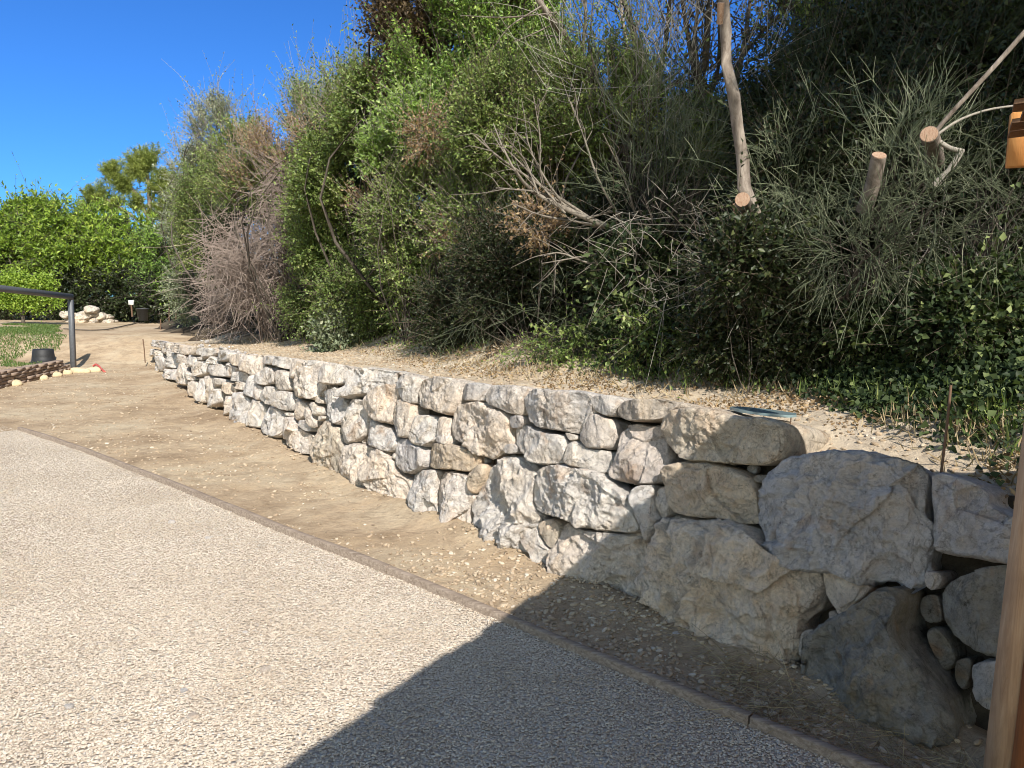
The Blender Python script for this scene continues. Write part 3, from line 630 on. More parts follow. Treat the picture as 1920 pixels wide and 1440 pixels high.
for L in ([(165,150),(270,125),(400,130),(440,190),(390,260),(300,240),(200,220)], [(360,230),(440,170),(590,165),(620,220),(600,290),(520,330),(450,380),(400,330)],
  [(620,210),(780,195),(880,240),(900,320),(840,390),(740,370),(650,330),(600,260)], [(890,240),(1040,230),(1150,250),(1060,300),(1020,400),(950,390),(900,330)], [(1030,300),(1150,255),(1180,330),(1140,400),(1060,400)],
  [(1160,280),(1380,255),(1500,270),(1400,340),(1340,400),(1240,450),(1160,460),(1150,380)], [(1370,360),(1480,310),(1620,310),(1690,370),(1640,490),(1530,500),(1420,500),(1390,430)], [(1690,400),(1790,360),(1880,370),(1920,400),(1890,560),(1800,600),(1700,560),(1650,500)],
  [(170,260),(230,280),(300,310),(290,370),(200,430),(175,350)], [(270,290),(400,330),(400,380),(350,470),(280,480),(260,420),(300,370)], [(540,310),(600,360),(580,430),(520,430),(470,380)],
  [(460,450),(540,470),(600,370),(680,400),(700,560),(640,620),(540,620),(460,580)], [(690,400),(780,370),(840,440),(840,560),(720,540),(700,470)], [(850,440),(900,370),(960,400),(950,540),(980,600),(860,610),(830,550)],
  [(960,420),(1040,420),(1060,480),(1040,560),(990,610),(950,550)], [(1060,430),(1130,420),(1140,470),(1080,490)], [(990,620),(1040,520),(1130,520),(1220,490),(1280,560),(1250,680),(1150,750),(1050,780),(980,720)],
  [(1240,450),(1340,400),(1400,480),(1440,560),(1340,570),(1260,540)], [(1270,570),(1400,560),(1500,560),(1560,680),(1560,770),(1440,770),(1320,770),(1260,680)], [(1480,560),(1600,510),(1650,570),(1770,620),(1760,700),(1660,780),(1570,790),(1560,680)],
  [(1830,580),(1880,580),(1870,680),(1820,660)], [(260,510),(350,500),(370,400),(450,400),(460,560),(440,660),(340,700),(250,660)], [(460,640),(560,650),(680,630),(700,820),(600,850),(500,800)],
  [(700,560),(800,540),(850,640),(850,760),(870,930),(770,940),(690,840),(690,680)], [(850,680),(920,680),(980,760),(1010,830),(940,860),(870,780)], [(930,880),(1050,850),(1080,960),(1070,1140),(1030,1180),(940,1080)],
  [(1060,840),(1140,800),(1180,900),(1190,1060),(1160,1250),(1090,1210),(1080,1000)], [(1200,830),(1260,750),(1340,820),(1350,960),(1300,1100),(1240,1270),(1180,1240),(1190,1000)], [(1340,800),(1440,800),(1560,850),(1500,930),(1430,930),(1370,970)],
  [(1270,1130),(1350,1010),(1480,1000),(1500,1100),(1480,1260),(1340,1340),(1270,1340)], [(1480,960),(1560,870),(1640,910),(1700,950),(1700,1060),(1620,1110),(1550,1040),(1500,1050)], [(1680,870),(1760,880),(1920,880),(1910,1030),(1800,1010),(1700,1000)],
  [(1670,800),(1780,690),(1880,680),(1920,760),(1920,870),(1760,880)], [(470,960),(560,1000),(560,1010),(480,1000)]):
    if len(L) > 4 or L[0][0] > 800: S_(Z1, L)

p0, T0, N0 = plan_frame(58.0)
wall = empty('boulder_wall', (p0[0], p0[1], 0), 'long dry-stacked retaining wall of pale limestone boulders holding the earth terrace', 'stone wall')
info = []
for k, (L, m_, kw) in enumerate(ST):
    A = np.array(L, float); area = .5*abs(np.dot(A[:, 0], np.roll(A[:, 1], 1))-np.dot(A[:, 1], np.roll(A[:, 0], 1)))
    info.append(area)
order = np.argsort(info)[::-1]; rank = np.empty(len(ST), int); rank[order] = np.arange(len(ST))
small = MB()
TOPZ = []
for k, (L, m_, kw) in enumerate(ST):
    H = np.array([wall_hit(x, y) for x, y in L]); c = H.mean(0)
    s = plan_sd(c)[1][0]; _, T, Nb = plan_frame(s)
    span = max(np.ptp(H@T), .05)
    Nout = unit(-Nb+np.array([0, 0, BATTER])); U = np.cross(T, Nout); U = U if U[2] > 0 else -U
    rel = H-c; poly = np.stack([rel@T, rel@U], 1)
    # shrink a touch so joints stay open
    sz = math.sqrt(np.ptp(poly[:, 0])*np.ptp(poly[:, 1])); pc = poly.mean(0); poly = pc+(poly-pc)*(1.012 if sz < .5 else 1.0)
    big = sz > .3; rr = random.Random(k); fwd = kw.get('fwd', 0)+rr.uniform(-.010, .014)*(1 if sz > .15 else .5)
    O = c+Nout*fwd-Nout*sz*.06
    bul = min(.24*sz, .045+.09*sz)*rr.uniform(.8, 1.1)
    n = int(np.clip(info[k]**.5*1.5, 30, 230)); K = int(np.clip(info[k]**.5*.55, 9, 74))
    if rank[k] < 99: mb = MB()
    else: mb = small
    rock(mb, poly, O, T, U, Nout, min(.5, .22+sz*.6), bul, 100+k, n=n, K=K, flatness=rr.uniform(.7, .84), chips=rr.randint(3, 6))
    top = (O+T*0+U*poly[:, 1].max())[2]; TOPZ.append((s, top))
    if rank[k] < 99: mb.build('stone', m_ or M_STONE, wall, smooth=True)
props(small.build('small_stones', M_STONE, wall, smooth=True), kind='stuff')
print('stones', len(ST))
# rubble chips wedged in the joints: part of the wall
ch = MB(); rr = np.random.default_rng(5)
for k in range(420):
    s = rr.uniform(20, 58); p, T, Nb = plan_frame(s); z = rr.uniform(.0, .92)
    O = np.array([p[0], p[1], z])+Nb*(BATTER*z+.075+.03*rr.random())
    a = rr.uniform(0, 6.28, 1)[0]; r_ = rr.uniform(.012, .04); ang = np.arange(6)*math.pi/3+a
    rock(ch, np.stack([np.cos(ang)*r_*rr.uniform(.7, 1.3, 6), np.sin(ang)*r_*rr.uniform(.6, 1.1, 6)], 1), O, T, np.array([0, 0, 1.0]), -Nb, r_, r_*.5, 900+k, n=12, K=5, chips=4, rough=3)
props(ch.build('joint_rubble', M_STONE_GREY, wall, smooth=False), kind='stuff')

# loose stones sitting at the foot of the wall and on the terrace
fl = [(1530, 1240, .05), (1505, 1230, .035), (1230, 1165, .03), (1150, 1150, .02), (1270, 1195, .025), (1490, 1290, .03), (1345, 1240, .02)]
for k, (x, y, r_) in enumerate(fl):
    O = onz(x, y); mb = MB(); ang = np.arange(7)*2*math.pi/7
    rock(mb, np.stack([np.cos(ang)*r_*1.2, np.sin(ang)*r_*.8], 1), O+np.array([0, 0, r_*.4]), np.array([1., 0, 0]), np.array([0, 1., 0]), np.array([0, 0, 1.]), r_, r_*.6, 1300+k, n=20, K=8, chips=3)
    o = mb.build('loose_stone', M_STONE_GREY, smooth=True)
    props(o, ['fist-sized grey stone against the foot of the darkest boulder', 'smaller grey chip left of the fist-sized stone by the dark boulder', 'grey pebble at the lower left foot of the largest brown boulder', 'tiny pale stone in the gravel left of the largest brown boulder', 'grey stone below the left edge of the largest brown boulder', 'grey stone on the earth in front of the darkest boulder', 'small grey stone in front of the middle of the largest brown boulder'][k], 'stone', 'loose stones along the wall foot')

sg = [(497, 1262, .020), (505, 1258, .012), (345, 1300, .014), (363, 1350, .022), (322, 982, .022), (390, 1012, .018), (770, 1185, .012), (460, 1190, .012), (130, 1330, .016), (560, 1400, .012)]
for k, (x, y, r_) in enumerate(sg):
    O = onz(x, y); mb = MB(); ang = np.arange(7)*2*math.pi/7
    rock(mb, np.stack([np.cos(ang)*r_*1.2, np.sin(ang)*r_*.8], 1), O+np.array([0, 0, .014]), np.array([1., 0, 0]), np.array([0, 1., 0]), np.array([0, 0, 1.]), r_*.8, r_*.5, 1400+k, n=16, K=6, chips=2)
    props(mb.build('stray_stone', M_STONE_GREY, smooth=True), ['larger flat grey stone lying on the sunlit gravel', 'grey chip touching the larger flat grey stone on the gravel', 'grey stone in the lower middle of the sunlit gravel', 'biggest grey stone low on the sunlit gravel', 'grey stone on the gravel nearest the upper stretch of edging', 'second grey stone on the gravel below the upper edging', 'small dark stone on the gravel left of the shadow tip', 'small lone stone in the middle of the gravel', 'grey stone on the gravel at the lower left', 'small stone beside the shadow edge at the bottom'][k], 'stone', 'stray stones on the gravel')
# ------------------------------------------------------------------ timber edging
ed = MB(); hw = .022
L_ = EP-en*hw; R_ = EP+en*hw*.9; hz = .046+.006*fbm(np.stack([es*1.2, es*0, es*0], 1), 4, 2)
prof = []
for a_, zf in ((L_, -.05), (L_, 0), (L_+en*.006, .004), (R_-en*.006, .004), (R_, 0), (R_, -.05)):
    zz = (hz+zf) if zf > -.04 else np.full(len(EP), -.05)
    wob = fbm(np.stack([es*.9, es*0+3, es*0], 1), 8, 2)[:, None]*.006
    prof.append(np.concatenate([a_+en*wob, zz[:, None]], 1))
V = np.stack(prof, 1)
def edge_f(t, b):
    P = geo(t); mp = N(t, 'ShaderNodeMapping'); mp.inputs['Rotation'].default_value = (0, 0, math.radians(45)); mp.inputs['Scale'].default_value = (1.5, 60, 60); t.links.new(P, mp.inputs[0])
    c = ramp(t, noise(t, 1.2, 6, .7, mp.outputs[0], .5), [(.3, (.14, .105, .08)), (.5, (.25, .195, .15)), (.7, (.38, .31, .25))])
    t.links.new(c, b.inputs['Base Color']); bump(t, b, noise(t, 1.5, 5, .8, mp.outputs[0]), .6, .006)
M_EDG = mat('weathered_edging', edge_f, .9, .15)
te = empty('timber_edging', (EP[60, 0], EP[60, 1], 0), 'long low weathered grey timber board edging the gravel drive', 'edging')
cuts = [0, 22, 47, 70, 93, len(EP)-1]
for a_, b_ in zip(cuts[:-1], cuts[1:]):
    W = V[a_:b_+1].copy(); t_e = unit(W[1]-W[0]); W[0] += t_e*.004*np.array([1, 1, 0]); W[-1] -= t_e*.004*np.array([1, 1, 0]); W[:, :, 2] += .003*math.sin(a_*7.0)
    n0, n1 = W.shape[:2]; i = np.arange(n0*n1).reshape(n0, n1); q = np.stack([i[:-1, :-1], i[1:, :-1], i[1:, 1:], i[:-1, 1:]], -1).reshape(-1, 4)
    ed = MB(); ed.add(W.reshape(-1, 3), q=q)
    for row in (i[0], i[-1]): ed.add(W.reshape(-1, 3)[row], q=[(0, 1, 4, 5), (1, 2, 3, 4)])
    ed.build('board', M_EDG, te)

# ------------------------------------------------------------------ wooden shelter (corner post, roof corner with shingles)
C = np.array([1.55, 2.46, 2.14]) 
pc = at(1896, 1080, 2.36); a_l = unit(np.array([-.85, -.53, 0])); a_b = unit(np.array([.53, -.85, 0])); zz = np.array([0, 0, 1.0])
sh = empty('timber_shelter', (pc[0], pc[1], 0), 'timber shelter with pale corner post and brown shingled roof corner at the right edge', 'shelter')
post_c = np.array([pc[0], pc[1], 0])-a_l*.05
zt_ = unit(np.array([.022, -.012, 1.0])); mb = MB(); mb.box(post_c+zt_*1.04-a_l*.002, (a_l, a_b, zt_), (.045, .040, 1.04), bev=.004); mb.build('post', M_POST, sh)
mb = MB(); mb.box(post_c+zt_*1.04-a_l*.005+a_b*.057, (a_l, a_b, zt_), (.052, .0155, 1.04), bev=.003); mb.build('side_board', M_REDWOOD, sh)
e = unit(np.array([-1.09, -1.92, 0])); d2 = unit(np.array([.78, -.62, 0])); 
mb = MB()
def slab(mb, P, th, mi=0):
    P = np.array(P); V = np.vstack([P, P-np.array([0, 0, th])]); n = len(P)
    nrm = np.cross(P[1]-P[0], P[2]-P[0])[2]
    q = [(j, (j+1) % n, n+(j+1) % n, n+j) for j in range(n)]
    q.append(tuple(range(n))); q.append(tuple(n+j for j in range(n-1, -1, -1)))
    mb.add(V, q=q, mi=mi)
EL, DL = 3.6, 3.4
slab(mb, [C+e*.03+d2*.03, C+e*EL, C+e*EL+d2*DL, C+d2*DL], .028); mb.build('roof_deck', M_ORANGE, sh)
# shingles along both edges
mb = MB(); rr = random.Random(3)
x = 0
while x < EL:
    wd = rr.uniform(.10, .16); ov = rr.uniform(.0, .035); k1 = C+e*(x+.004)-d2*ov+zz*.012; k2 = C+e*(x+wd-.004)-d2*ov+zz*.012
    slab(mb, [k1, k2, k2+d2*.4+zz*.012, k1+d2*.4+zz*.012], .012); x += wd
x = 0
while x < EL:
    wd = rr.uniform(.10, .16); k1 = C+e*(x+.004)+d2*.16+zz*.038; k2 = C+e*(x+wd-.004)+d2*.16+zz*.038
    slab(mb, [k1, k2, k2+d2*3.2+zz*.012, k1+d2*3.2+zz*.012], .012); x += wd
mb.build('shingles', M_SHINGLE, sh)
mb = MB(); rc = at(1925, 262, 2.52)
mb.box(rc, (unit(np.array([.9, -.35, 0])), unit(np.array([.35, .9, 0])), zz), (.05, .018, .085), bev=.003); mb.build('rafter_end', M_ORANGE, sh)
mb = MB(); pw = post_c+a_b*1.7
mb.box(pw+zz*1.02, (a_l, a_b, zz), (.045, .045, 1.02), bev=.004); mb.build('post', M_POST, sh)

# plate lying on the wall
pc_ = wall_hit(1402, 777); pm = MB(); rr = np.random.default_rng(3)
T58 = plan_frame(plan_sd(pc_)[1][0]); Tn, Nb = T58[1], T58[2]
out = [(-.15, -.035), (-.05, -.075), (.10, -.07), (.17, -.03), (.185, .02), (.15, .07), (.0, .085), (-.12, .06), (-.17, .01)]
top = [pc_+Tn*a+Nb*(b_+.10)+zz*(.012-.0*a) for a, b_ in out]; n = len(top); top = np.array(top)
V = np.vstack([top, top-zz*.012]); pm.add(V, q=[(j, (j+1) % n, n+(j+1) % n, n+j) for j in range(n)])
pm.add(np.vstack([top.mean(0), top]), t=[(0, 1+j, 1+(j+1) % n) for j in range(n)]); pm.add(np.vstack([top.mean(0)-zz*.012, top-zz*.012]), t=[(0, 1+(j+1) % n, 1+j) for j in range(n)])
props(pm.build('glazing_offcut', M_PLATE), 'thin blue-grey pane offcut lying on top of the ochre boulder', 'pane offcut')

# rods
def rod(bot, top, r_, label, m_=None, name='metal_rod', cat='metal rod', group='thin rods driven into the ground'):
    mb = MB(); mb.tube([bot-zz*.1, (bot+top)/2+np.array([.004, 0, 0]), top], r_, 7); o = mb.build(name, m_ or M_RUST, smooth=True); return props(o, label, cat, group)
rod(at(1765, 868, 3.05), at(1783, 722, 3.10), .0055, 'rusty rod standing on the terrace nearest the shelter post')
rod(at(301, 643, 24), at(301, 598, 24), .022, 'thin rod beyond the wall, left one of the close far pair')
rod(at(317, 626, 26), at(317, 570, 26), .022, 'tall thin rod beyond the wall end in front of the dark trees')
rod(at(329, 612, 28), at(330, 585, 28), .022, 'shortest far rod, nearest the grey shrub')
rod(at(272, 672, 17.4), at(268, 636, 17.4), .012, 'short rod beside the far end of the boulder wall')
rod(at(1480, 790, 3.6), at(1483, 780, 3.6), .003, 'tiny twig stub of rod beside the pane offcut')

# ------------------------------------------------------------------ far left: frame, tub, brick wall, rubble
pb = onz(138, 692); px_ = np.array([pb[0], pb[1]])
topz = at(138, 551, pb[1])[2]; be = at(-160, 515, 12.4)
fr = empty('steel_frame', pb, 'dark grey steel frame with square post and long beam at the left', 'frame')
bd = unit(be-np.array([pb[0], pb[1], topz])); bd = unit(bd); bs = unit(np.array([-bd[1], bd[0], 0])); bu = np.cross(bd, bs); bu = bu*np.sign(bu[2])
Lb = np.linalg.norm((be-pb)[:2])
mb = MB(); mb.box(pb+zz*(topz-.14)/2, (unit(bd*np.array([1, 1, 0])), bs, zz), (.045, .045, (topz-.12)/2+.0), bev=.004); mb.build('post', M_STEEL, fr)
mb = MB(); mb.box(np.array([pb[0], pb[1], topz-.06])+bd*(Lb/2-.04), (bs, bu, bd), (.045, .06, Lb/2), bev=.004); mb.build('beam', M_STEEL, fr)
# tub
tc = onz(82, 683); mb = MB()
def lathe(mb, c, prof, n=28, rnd=.5):
    a = np.arange(n)*2*math.pi/n; V = np.concatenate([np.stack([c[0]+r*np.cos(a), c[1]+r*np.sin(a), np.full(n, c[2]+z)], 1) for r, z in prof])
    q = [(k*n+j, k*n+(j+1) % n, (k+1)*n+(j+1) % n, (k+1)*n+j) for k in range(len(prof)-1) for j in range(n)]; mb.add(V, q=q, rnd=rnd)
lathe(mb, tc, [(.0, .36), (.20, .36), (.215, .35), (.235, .2), (.25, .07), (.28, .065), (.285, .03), (.265, .0), (.25, .0)]); props(mb.build('rubber_tub', M_TUB, smooth=False), 'black rubber tub turned upside down behind the low brick wall', 'tub')
# far pot
tc2 = at(268, 601, 28.6); mb = MB(); lathe(mb, tc2, [(.0, 0), (.16, 0), (.21, .42), (.225, .42), (.225, .46), (.19, .46), (.18, .3), (0, .3)]); props(mb.build('plant_pot', plain('grey_plastic', (.045, .047, .05))), 'dark plastic pot standing before the far hedge', 'pot')
# low brick wall along the left
bw = empty('brick_wall', onz(0, 722), 'low dry-laid wall of reddish old bricks at the left edge', 'brick wall')
w0 = onz(-60, 742); w1 = onz(136, 697); wd_ = unit(w1-w0); wn = np.array([-wd_[1], wd_[0], 0]); WL = np.linalg.norm(w1-w0); mb = MB(); rr = random.Random(4)
for row in range(5):
    x = -rr.random()*.2
    while x < WL*(1-.05*row):
        l = rr.uniform(.22, .42); hgt = .052
        mb.box(w0+wd_*(x+l/2)+zz*(.03+row*.06)+wn*rr.uniform(-.02, .03), (unit(wd_+wn*rr.uniform(-.05, .05)), unit(wn), zz), (l/2-.008, .07, hgt/2), bev=.006, rnd=rr.random()); x += l
mb.build('brick_courses', M_BRICK, bw)
sy = [(12, 716, .20), (40, 708, .17), (70, 705, .15), (95, 699, .16), (118, 695, .14), (150, 692, .16), (172, 690, .14)]
for k, (x, y, r_) in enumerate(sy):
    O = onz(x, y+7); mb = MB(); ang = np.arange(8)*math.pi/4
    rock(mb, np.stack([np.cos(ang)*r_*1.5, np.sin(ang)*r_*.7], 1), O+zz*.03, np.array([1., 0, 0]), np.array([0, 1., 0]), zz, .08, .07, 1500+k, n=20, K=8, chips=3)
    props(mb.build('edging_stone', M_YSTONE, smooth=True), 'yellowish edging stone, number %s from the left in the row before the brick wall' % ['one', 'two', 'three', 'four', 'five', 'six', 'seven'][k], 'stone', 'yellow stones edging the brick wall')
# red strap
sp_ = [onz(175, 686, .04), onz(180, 683, .08), onz(186, 687, .06), onz(190, 692, .03), onz(196, 697, .02)]
mb = MB(); mb.tube(sp_, .022, 6); props(mb.build('red_strap', M_RED, smooth=True), 'crumpled red strap on the earth right of the steel post', 'strap')
# hose
mb = MB(); hp = [np.array([*onz(x, y, .5)[:2], 0]) for x, y in ((120, 626), (170, 628), (200, 627), (230, 620), (260, 613), (300, 608), (335, 606))]
hp = [np.array([p[0], p[1], float(lower_z(p[0], p[1]))+.03]) for p in hp]
mb.tube(hp, .02, 6); props(mb.build('garden_hose', M_CABLE, smooth=True), 'thin dark hose snaking over the far bare ground', 'hose')
# marker post
mb = MB(); q1 = at(248, 594, 28.6); q2 = at(246, 570, 28.6); mp_ = empty('marker_post', q1, 'thin white-topped marker post before the far trees', 'post')
mb.tube([q1, q2], .03, 7); mb.build('post', M_RUST, mp_); mb = MB(); mb.box(q2+zz*.05, (np.array([1., 0, 0]), np.array([0, 1., 0]), zz), (.09, .04, .09), bev=.01); mb.build('cap', M_WHITE, mp_)
# rubble heap: each stone its own thing
hp_ = [(150, 600, .36), (172, 603, .34), (195, 604, .32), (212, 603, .22), (160, 590, .33), (182, 592, .36), (200, 595, .28), (170, 580, .30), (162, 604, .25), (185, 605, .25), (145, 592, .3), (122, 590, .34), (205, 603, .2), (176, 597, .3), (155, 596, .25), (130, 600, .22)]
pos = ['large pale stone at the left foot of the rubble heap', 'broad pale stone in the middle of the heap foot', 'pale stone at the right of the heap foot', 'small stone at the far right tip of the heap', 'pale stone left of centre halfway up the heap', 'biggest pale stone halfway up the heap', 'pale stone on the right shoulder of the heap', 'flat pale stone topping the rubble heap', 'small chip at the heap foot, left of centre', 'small chip at the heap foot, right of centre', 'pale stone on the heap just right of the steel post', 'pale stone left of the steel post, apart from the heap', 'smallest stone near the right tip of the heap', 'pale stone in the centre of the heap', 'little stone between the left stones of the heap', 'low pale stone just left of the steel post foot of the heap']
for k, (x, y, r_) in enumerate(hp_):
    Y = 29-(600-y)*.0; O = at(x, y, Y+.4*((k*37) % 7-3)/3); mb = MB(); ang = np.arange(8)*math.pi/4; rr = np.random.default_rng(k)
    r2 = r_*.66
    rock(mb, np.stack([np.cos(ang)*r2*rr.uniform(.9, 1.35), np.sin(ang)*r2*rr.uniform(.5, .8)], 1)*rr.uniform(.85, 1.15, (8, 1)), O, np.array([1., 0, 0]), zz, np.array([0, -1., 0]), r2*1.6, r2*.9, 1600+k, n=30, K=11, chips=7, rough=2.2)
    props(mb.build('rubble_stone', M_RUBBLE, smooth=True), pos[k], 'stone', 'heap of pale rubble stones')

# ------------------------------------------------------------------ vegetation
def gz(x, y):
    s, _ = plan_sd(np.array([[x, y]]))
    return float(upper_z(np.array([x]), np.array([y]))[0]) if s[0] > 0 and y < 40 else float(lower_z(np.array([x]), np.array([y]))[0])
def ell(cs, n, rng, shell=.5, lump=.3, back=.3, gap=-.15, gs=1.0, seed=0, leaf_=False):
    """points spread in the outer part of ellipsoids, broken into clumps; returns points and outward directions"""
    vol = np.array([c[1][0]*c[1][1]+c[1][0]*c[1][2]+c[1][1]*c[1][2] for c in cs]); vol = vol/vol.sum(); Ps = []; Ds = []
    for (c, r), v in zip(cs, vol):
        m = int(n*v*3.2)+10; d = unit(rng.normal(size=(m, 3))); rad = shell+(1-shell)*rng.random(m)**.6
        rad *= 1+lump*fbm(d*1.7+seed, seed, 3)
        keep = (d[:, 1] < .25) | (rng.random(m) < back); p = np.asarray(c)+d*np.asarray(r)*rad[:, None]
        keep &= fbm(p*gs*2.1/np.mean(r)+seed*3.1, seed+2, 3)+rng.normal(0, .10, m) > gap+(.36 if leaf_ else .26)
        p = p[keep]; d = d[keep]; k = int(n*v)+1; Ps.append(p[:k]); Ds.append(unit(d[:k]/np.asarray(r)))
    return np.concatenate(Ps), np.concatenate(Ds)
def shrub(name, label, cat, cs, n, leaf, twig, ll=.03, lw=.014, sl=.28, per=12, up=.5, spread=.55, droop=.0, shell=.45, lump=.3, gap=-.15, seed=1, base=None, trunks=5, tr=.02, group=None, bark_=None, back=.3, twr=.0018, gs=1.0, leafpart='crown', outw=.7):
    n_0 = n; rng = np.random.default_rng(seed); P, D = ell(cs, n, rng, shell, lump, back, gap, gs, seed, leaf_=leaf in (L_OLIVE, L_GREEN)); n = len(P)
    c0 = np.mean([c[0] for c in cs], axis=0)
    if base is None:
        bx, by = c0[0], c0[1]; base = np.array([bx, by, gz(bx, by)])
    o = empty(name, base, label, cat, group)
    lg = rng.random(n) < .07; Dv = unit(D*outw+np.array([0, 0, up])+rng.normal(0, spread, (n, 3))*.6+lg[:, None]*np.array([0, 0, .6])); L = sl*rng.uniform(.55, 1.35, n)*np.where(lg, 2.1, 1)
    t = np.linspace(0, 1, 5)[None, :, None]; bend = rng.normal(0, .18, (n, 1, 3)); bend[..., 2] -= droop
    C = P[:, None]+Dv[:, None]*L[:, None, None]*t+bend*L[:, None, None]*t**2
    mb = MB(); clump = vnoise(P*1.3/np.mean([c[1] for c in cs])*2.2+seed, seed+7)*.32
    if leaf is not None:
        T = (np.arange(per)+rng.random((n, per)))/per; T = .12+.88*T
        tq = T[..., None]; LP = P[:, None]+Dv[:, None]*L[:, None, None]*tq+bend*L[:, None, None]*tq**2
        R = unit(rng.normal(size=(n, per, 3))); LD = unit(Dv[:, None]*.7+R*.9); LN = unit(rng.normal(0, .95, (n, per, 3))+np.array([.15, -.45, .75]))
        rn = np.clip(.45+clump[:, None]*1.2+rng.normal(0, .14, (n, 1))+rng.normal(0, .22, (n, per)), 0, 1)
        sz = rng.uniform(.6, 1.45, n*per)
        mb.leaves(LP.reshape(-1, 3), LD.reshape(-1, 3), LN.reshape(-1, 3), ll*sz, lw*sz, rn.ravel())
        mb.build(leafpart, leaf, o)
    st = MB(); st.tubes(C, np.full(n, twr*1.4), np.full(n, twr*.5), rnd=rng.random(n))
    # limbs from the base into the crown
    k = min(n, int(trunks*4.5)); sel = rng.choice(n, k, replace=False)
    if k:
        b0 = base[None]+np.stack([rng.normal(0, .10, k)*cs[0][1][0], rng.normal(0, .05, k), np.zeros(k)-.05], 1); e_ = P[sel]; t5 = np.linspace(0, 1, 7)[None, :, None]
        mid = rng.normal(0, .12, (k, 1, 3))*np.linalg.norm(e_-b0, axis=1)[:, None, None]
        pt = b0[:, None]*(1-t5)+e_[:, None]*t5+mid*np.sin(t5*math.pi)+np.array([0, 0, 1])*np.sin(t5*math.pi)*.12*np.linalg.norm(e_-b0, axis=1)[:, None, None]
        lb = MB(); lb.tubes(pt, tr*rng.uniform(.4, 1, k), np.full(k, tr*.15), rnd=rng.random(k)); lb.build('limbs', M_TWIG_DEAD if twig is M_TWIG_DEAD and leaf is None else M_BARK, o)
    st.build('branches', twig or M_TWIG_DARK, o)
    return o, P, D
def E(px, py, Y, rx, ry, rz=None):
    """ellipsoid centred on a sight line at distance Y; rx, ry half sizes in photo pixels at that distance"""
    if px > 600:
        Y = Y*(1-.09*min(max((400-py)/150, 0), 1)+.05*min(max((py-470)/80, 0), 1))
    c = at(px, py, Y); s = Y/F_PX; return (c, (rx*s, (rz if rz is not None else min(rx, ry)*.8)*s, ry*s))

# far trees
tg = 'bright green trees along the far left'
shrub('broadleaf_tree', 'bright green feathery tree at the far left edge', 'tree', [E(-20, 450, 31, 85, 48), E(35, 490, 30.5, 80, 40)], 3000, L_BRIGHT, M_BARK, .15, .06, .7, 9, .25, .8, .25, .35, .6, -.05, 11, group=tg, tr=.10, twr=.006)
shrub('broadleaf_tree', 'bright green spreading tree second from the left edge, above the steel beam', 'tree', [E(115, 430, 31, 85, 42), E(150, 480, 30.5, 70, 36), E(60, 410, 32, 40, 25)], 3200, L_BRIGHT, M_BARK, .15, .06, .7, 9, .25, .8, .25, .35, .6, -.05, 12, group=tg, tr=.10, twr=.006)
shrub('broadleaf_tree', 'bright green tree below the pine', 'tree', [E(225, 455, 32, 75, 45), E(265, 500, 31, 65, 36), E(180, 420, 33, 40, 30)], 3000, L_BRIGHT, M_BARK, .15, .06, .7, 9, .25, .8, .25, .35, .6, -.05, 13, group=tg, tr=.10, twr=.006)
shrub('broadleaf_tree', 'mid green tree between the pine and the grey-green shrub', 'tree', [E(315, 475, 30, 60, 50), E(335, 530, 29.5, 40, 36)], 1700, L_GREEN, M_BARK, .10, .045, .6, 9, .3, .8, .2, .35, .3, -.2, 14, group=tg, tr=.08, twr=.005)
shrub('hedge', 'dark leafy undergrowth beneath the far bright trees', 'hedge', [E(60, 555, 30.3, 130, 40), E(230, 555, 30.3, 150, 46), E(330, 560, 29.5, 70, 46), E(150, 480, 34, 190, 60)], 6500, L_DARK_SHADE, M_BARK, .12, .06, .5, 9, .3, .8, .1, .2, .2, -.9, 15, tr=.05, twr=.005)  # dark leaf colour also paints the shade of the lower tree crowns
# pine
pbz = at(262, 560, 40); pine = empty('pine_tree', pbz, 'tall open-crowned pine rising above the far bright trees', 'pine')
mb = MB()
def limb(mb, pts, r0, r1, sides=6, rnd=.5):
    P = np.array(pts, float); n = 9; d = np.linspace(0, len(P)-1, n); Q = np.stack([np.interp(d, np.arange(len(P)), P[:, k]) for k in range(3)], 1)
    for _ in range(1): Q[1:-1] = (Q[:-2]+2*Q[1:-1]+Q[2:])/4
    mb.tube(Q, np.linspace(r0, r1, n), sides, rnd=rnd)
Yp = 40
limb(mb, [pbz, at(275, 470, Yp), at(282, 420, Yp), at(280, 350, Yp), at(272, 300, Yp)], .22, .05)
limb(mb, [at(283, 420, Yp), at(255, 360, Yp), at(215, 325, Yp)], .10, .03); limb(mb, [at(283, 430, Yp), at(235, 395, Yp), at(185, 365, Yp)], .10, .03)
limb(mb, [at(284, 415, Yp), at(305, 385, Yp), at(320, 350, Yp)], .12, .03); limb(mb, [at(245, 450, Yp), at(240, 400, Yp), at(205, 385, Yp)], .08, .03)
limb(mb, [at(280, 380, Yp), at(300, 345, Yp), at(312, 325, Yp)], .07, .02)
mb.build('trunk', M_BARK_PALE, pine, smooth=True)
mb = MB(); rng = np.random.default_rng(9); cs = [E(x, y, Yp, rx, ry) for x, y, rx, ry in ((272, 305, 30, 22), (258, 325, 22, 14), (310, 345, 30, 22), (318, 372, 26, 18), (215, 330, 16, 16), (205, 320, 10, 10), (232, 352, 22, 13), (180, 372, 20, 18), (205, 385, 24, 14), (258, 385, 18, 12), (300, 400, 22, 14), (170, 395, 18, 10), (220, 420, 24, 10), (338, 390, 22, 26))]
P, D = ell(cs, 900, rng, .1, .6, 1, -.3, 1.5, 4); n = len(P); per = 60
Fd = unit(D*.6+np.array([0, 0, .7])+rng.normal(0, .35, (n, 3))); u = rng.random((n, per, 1))
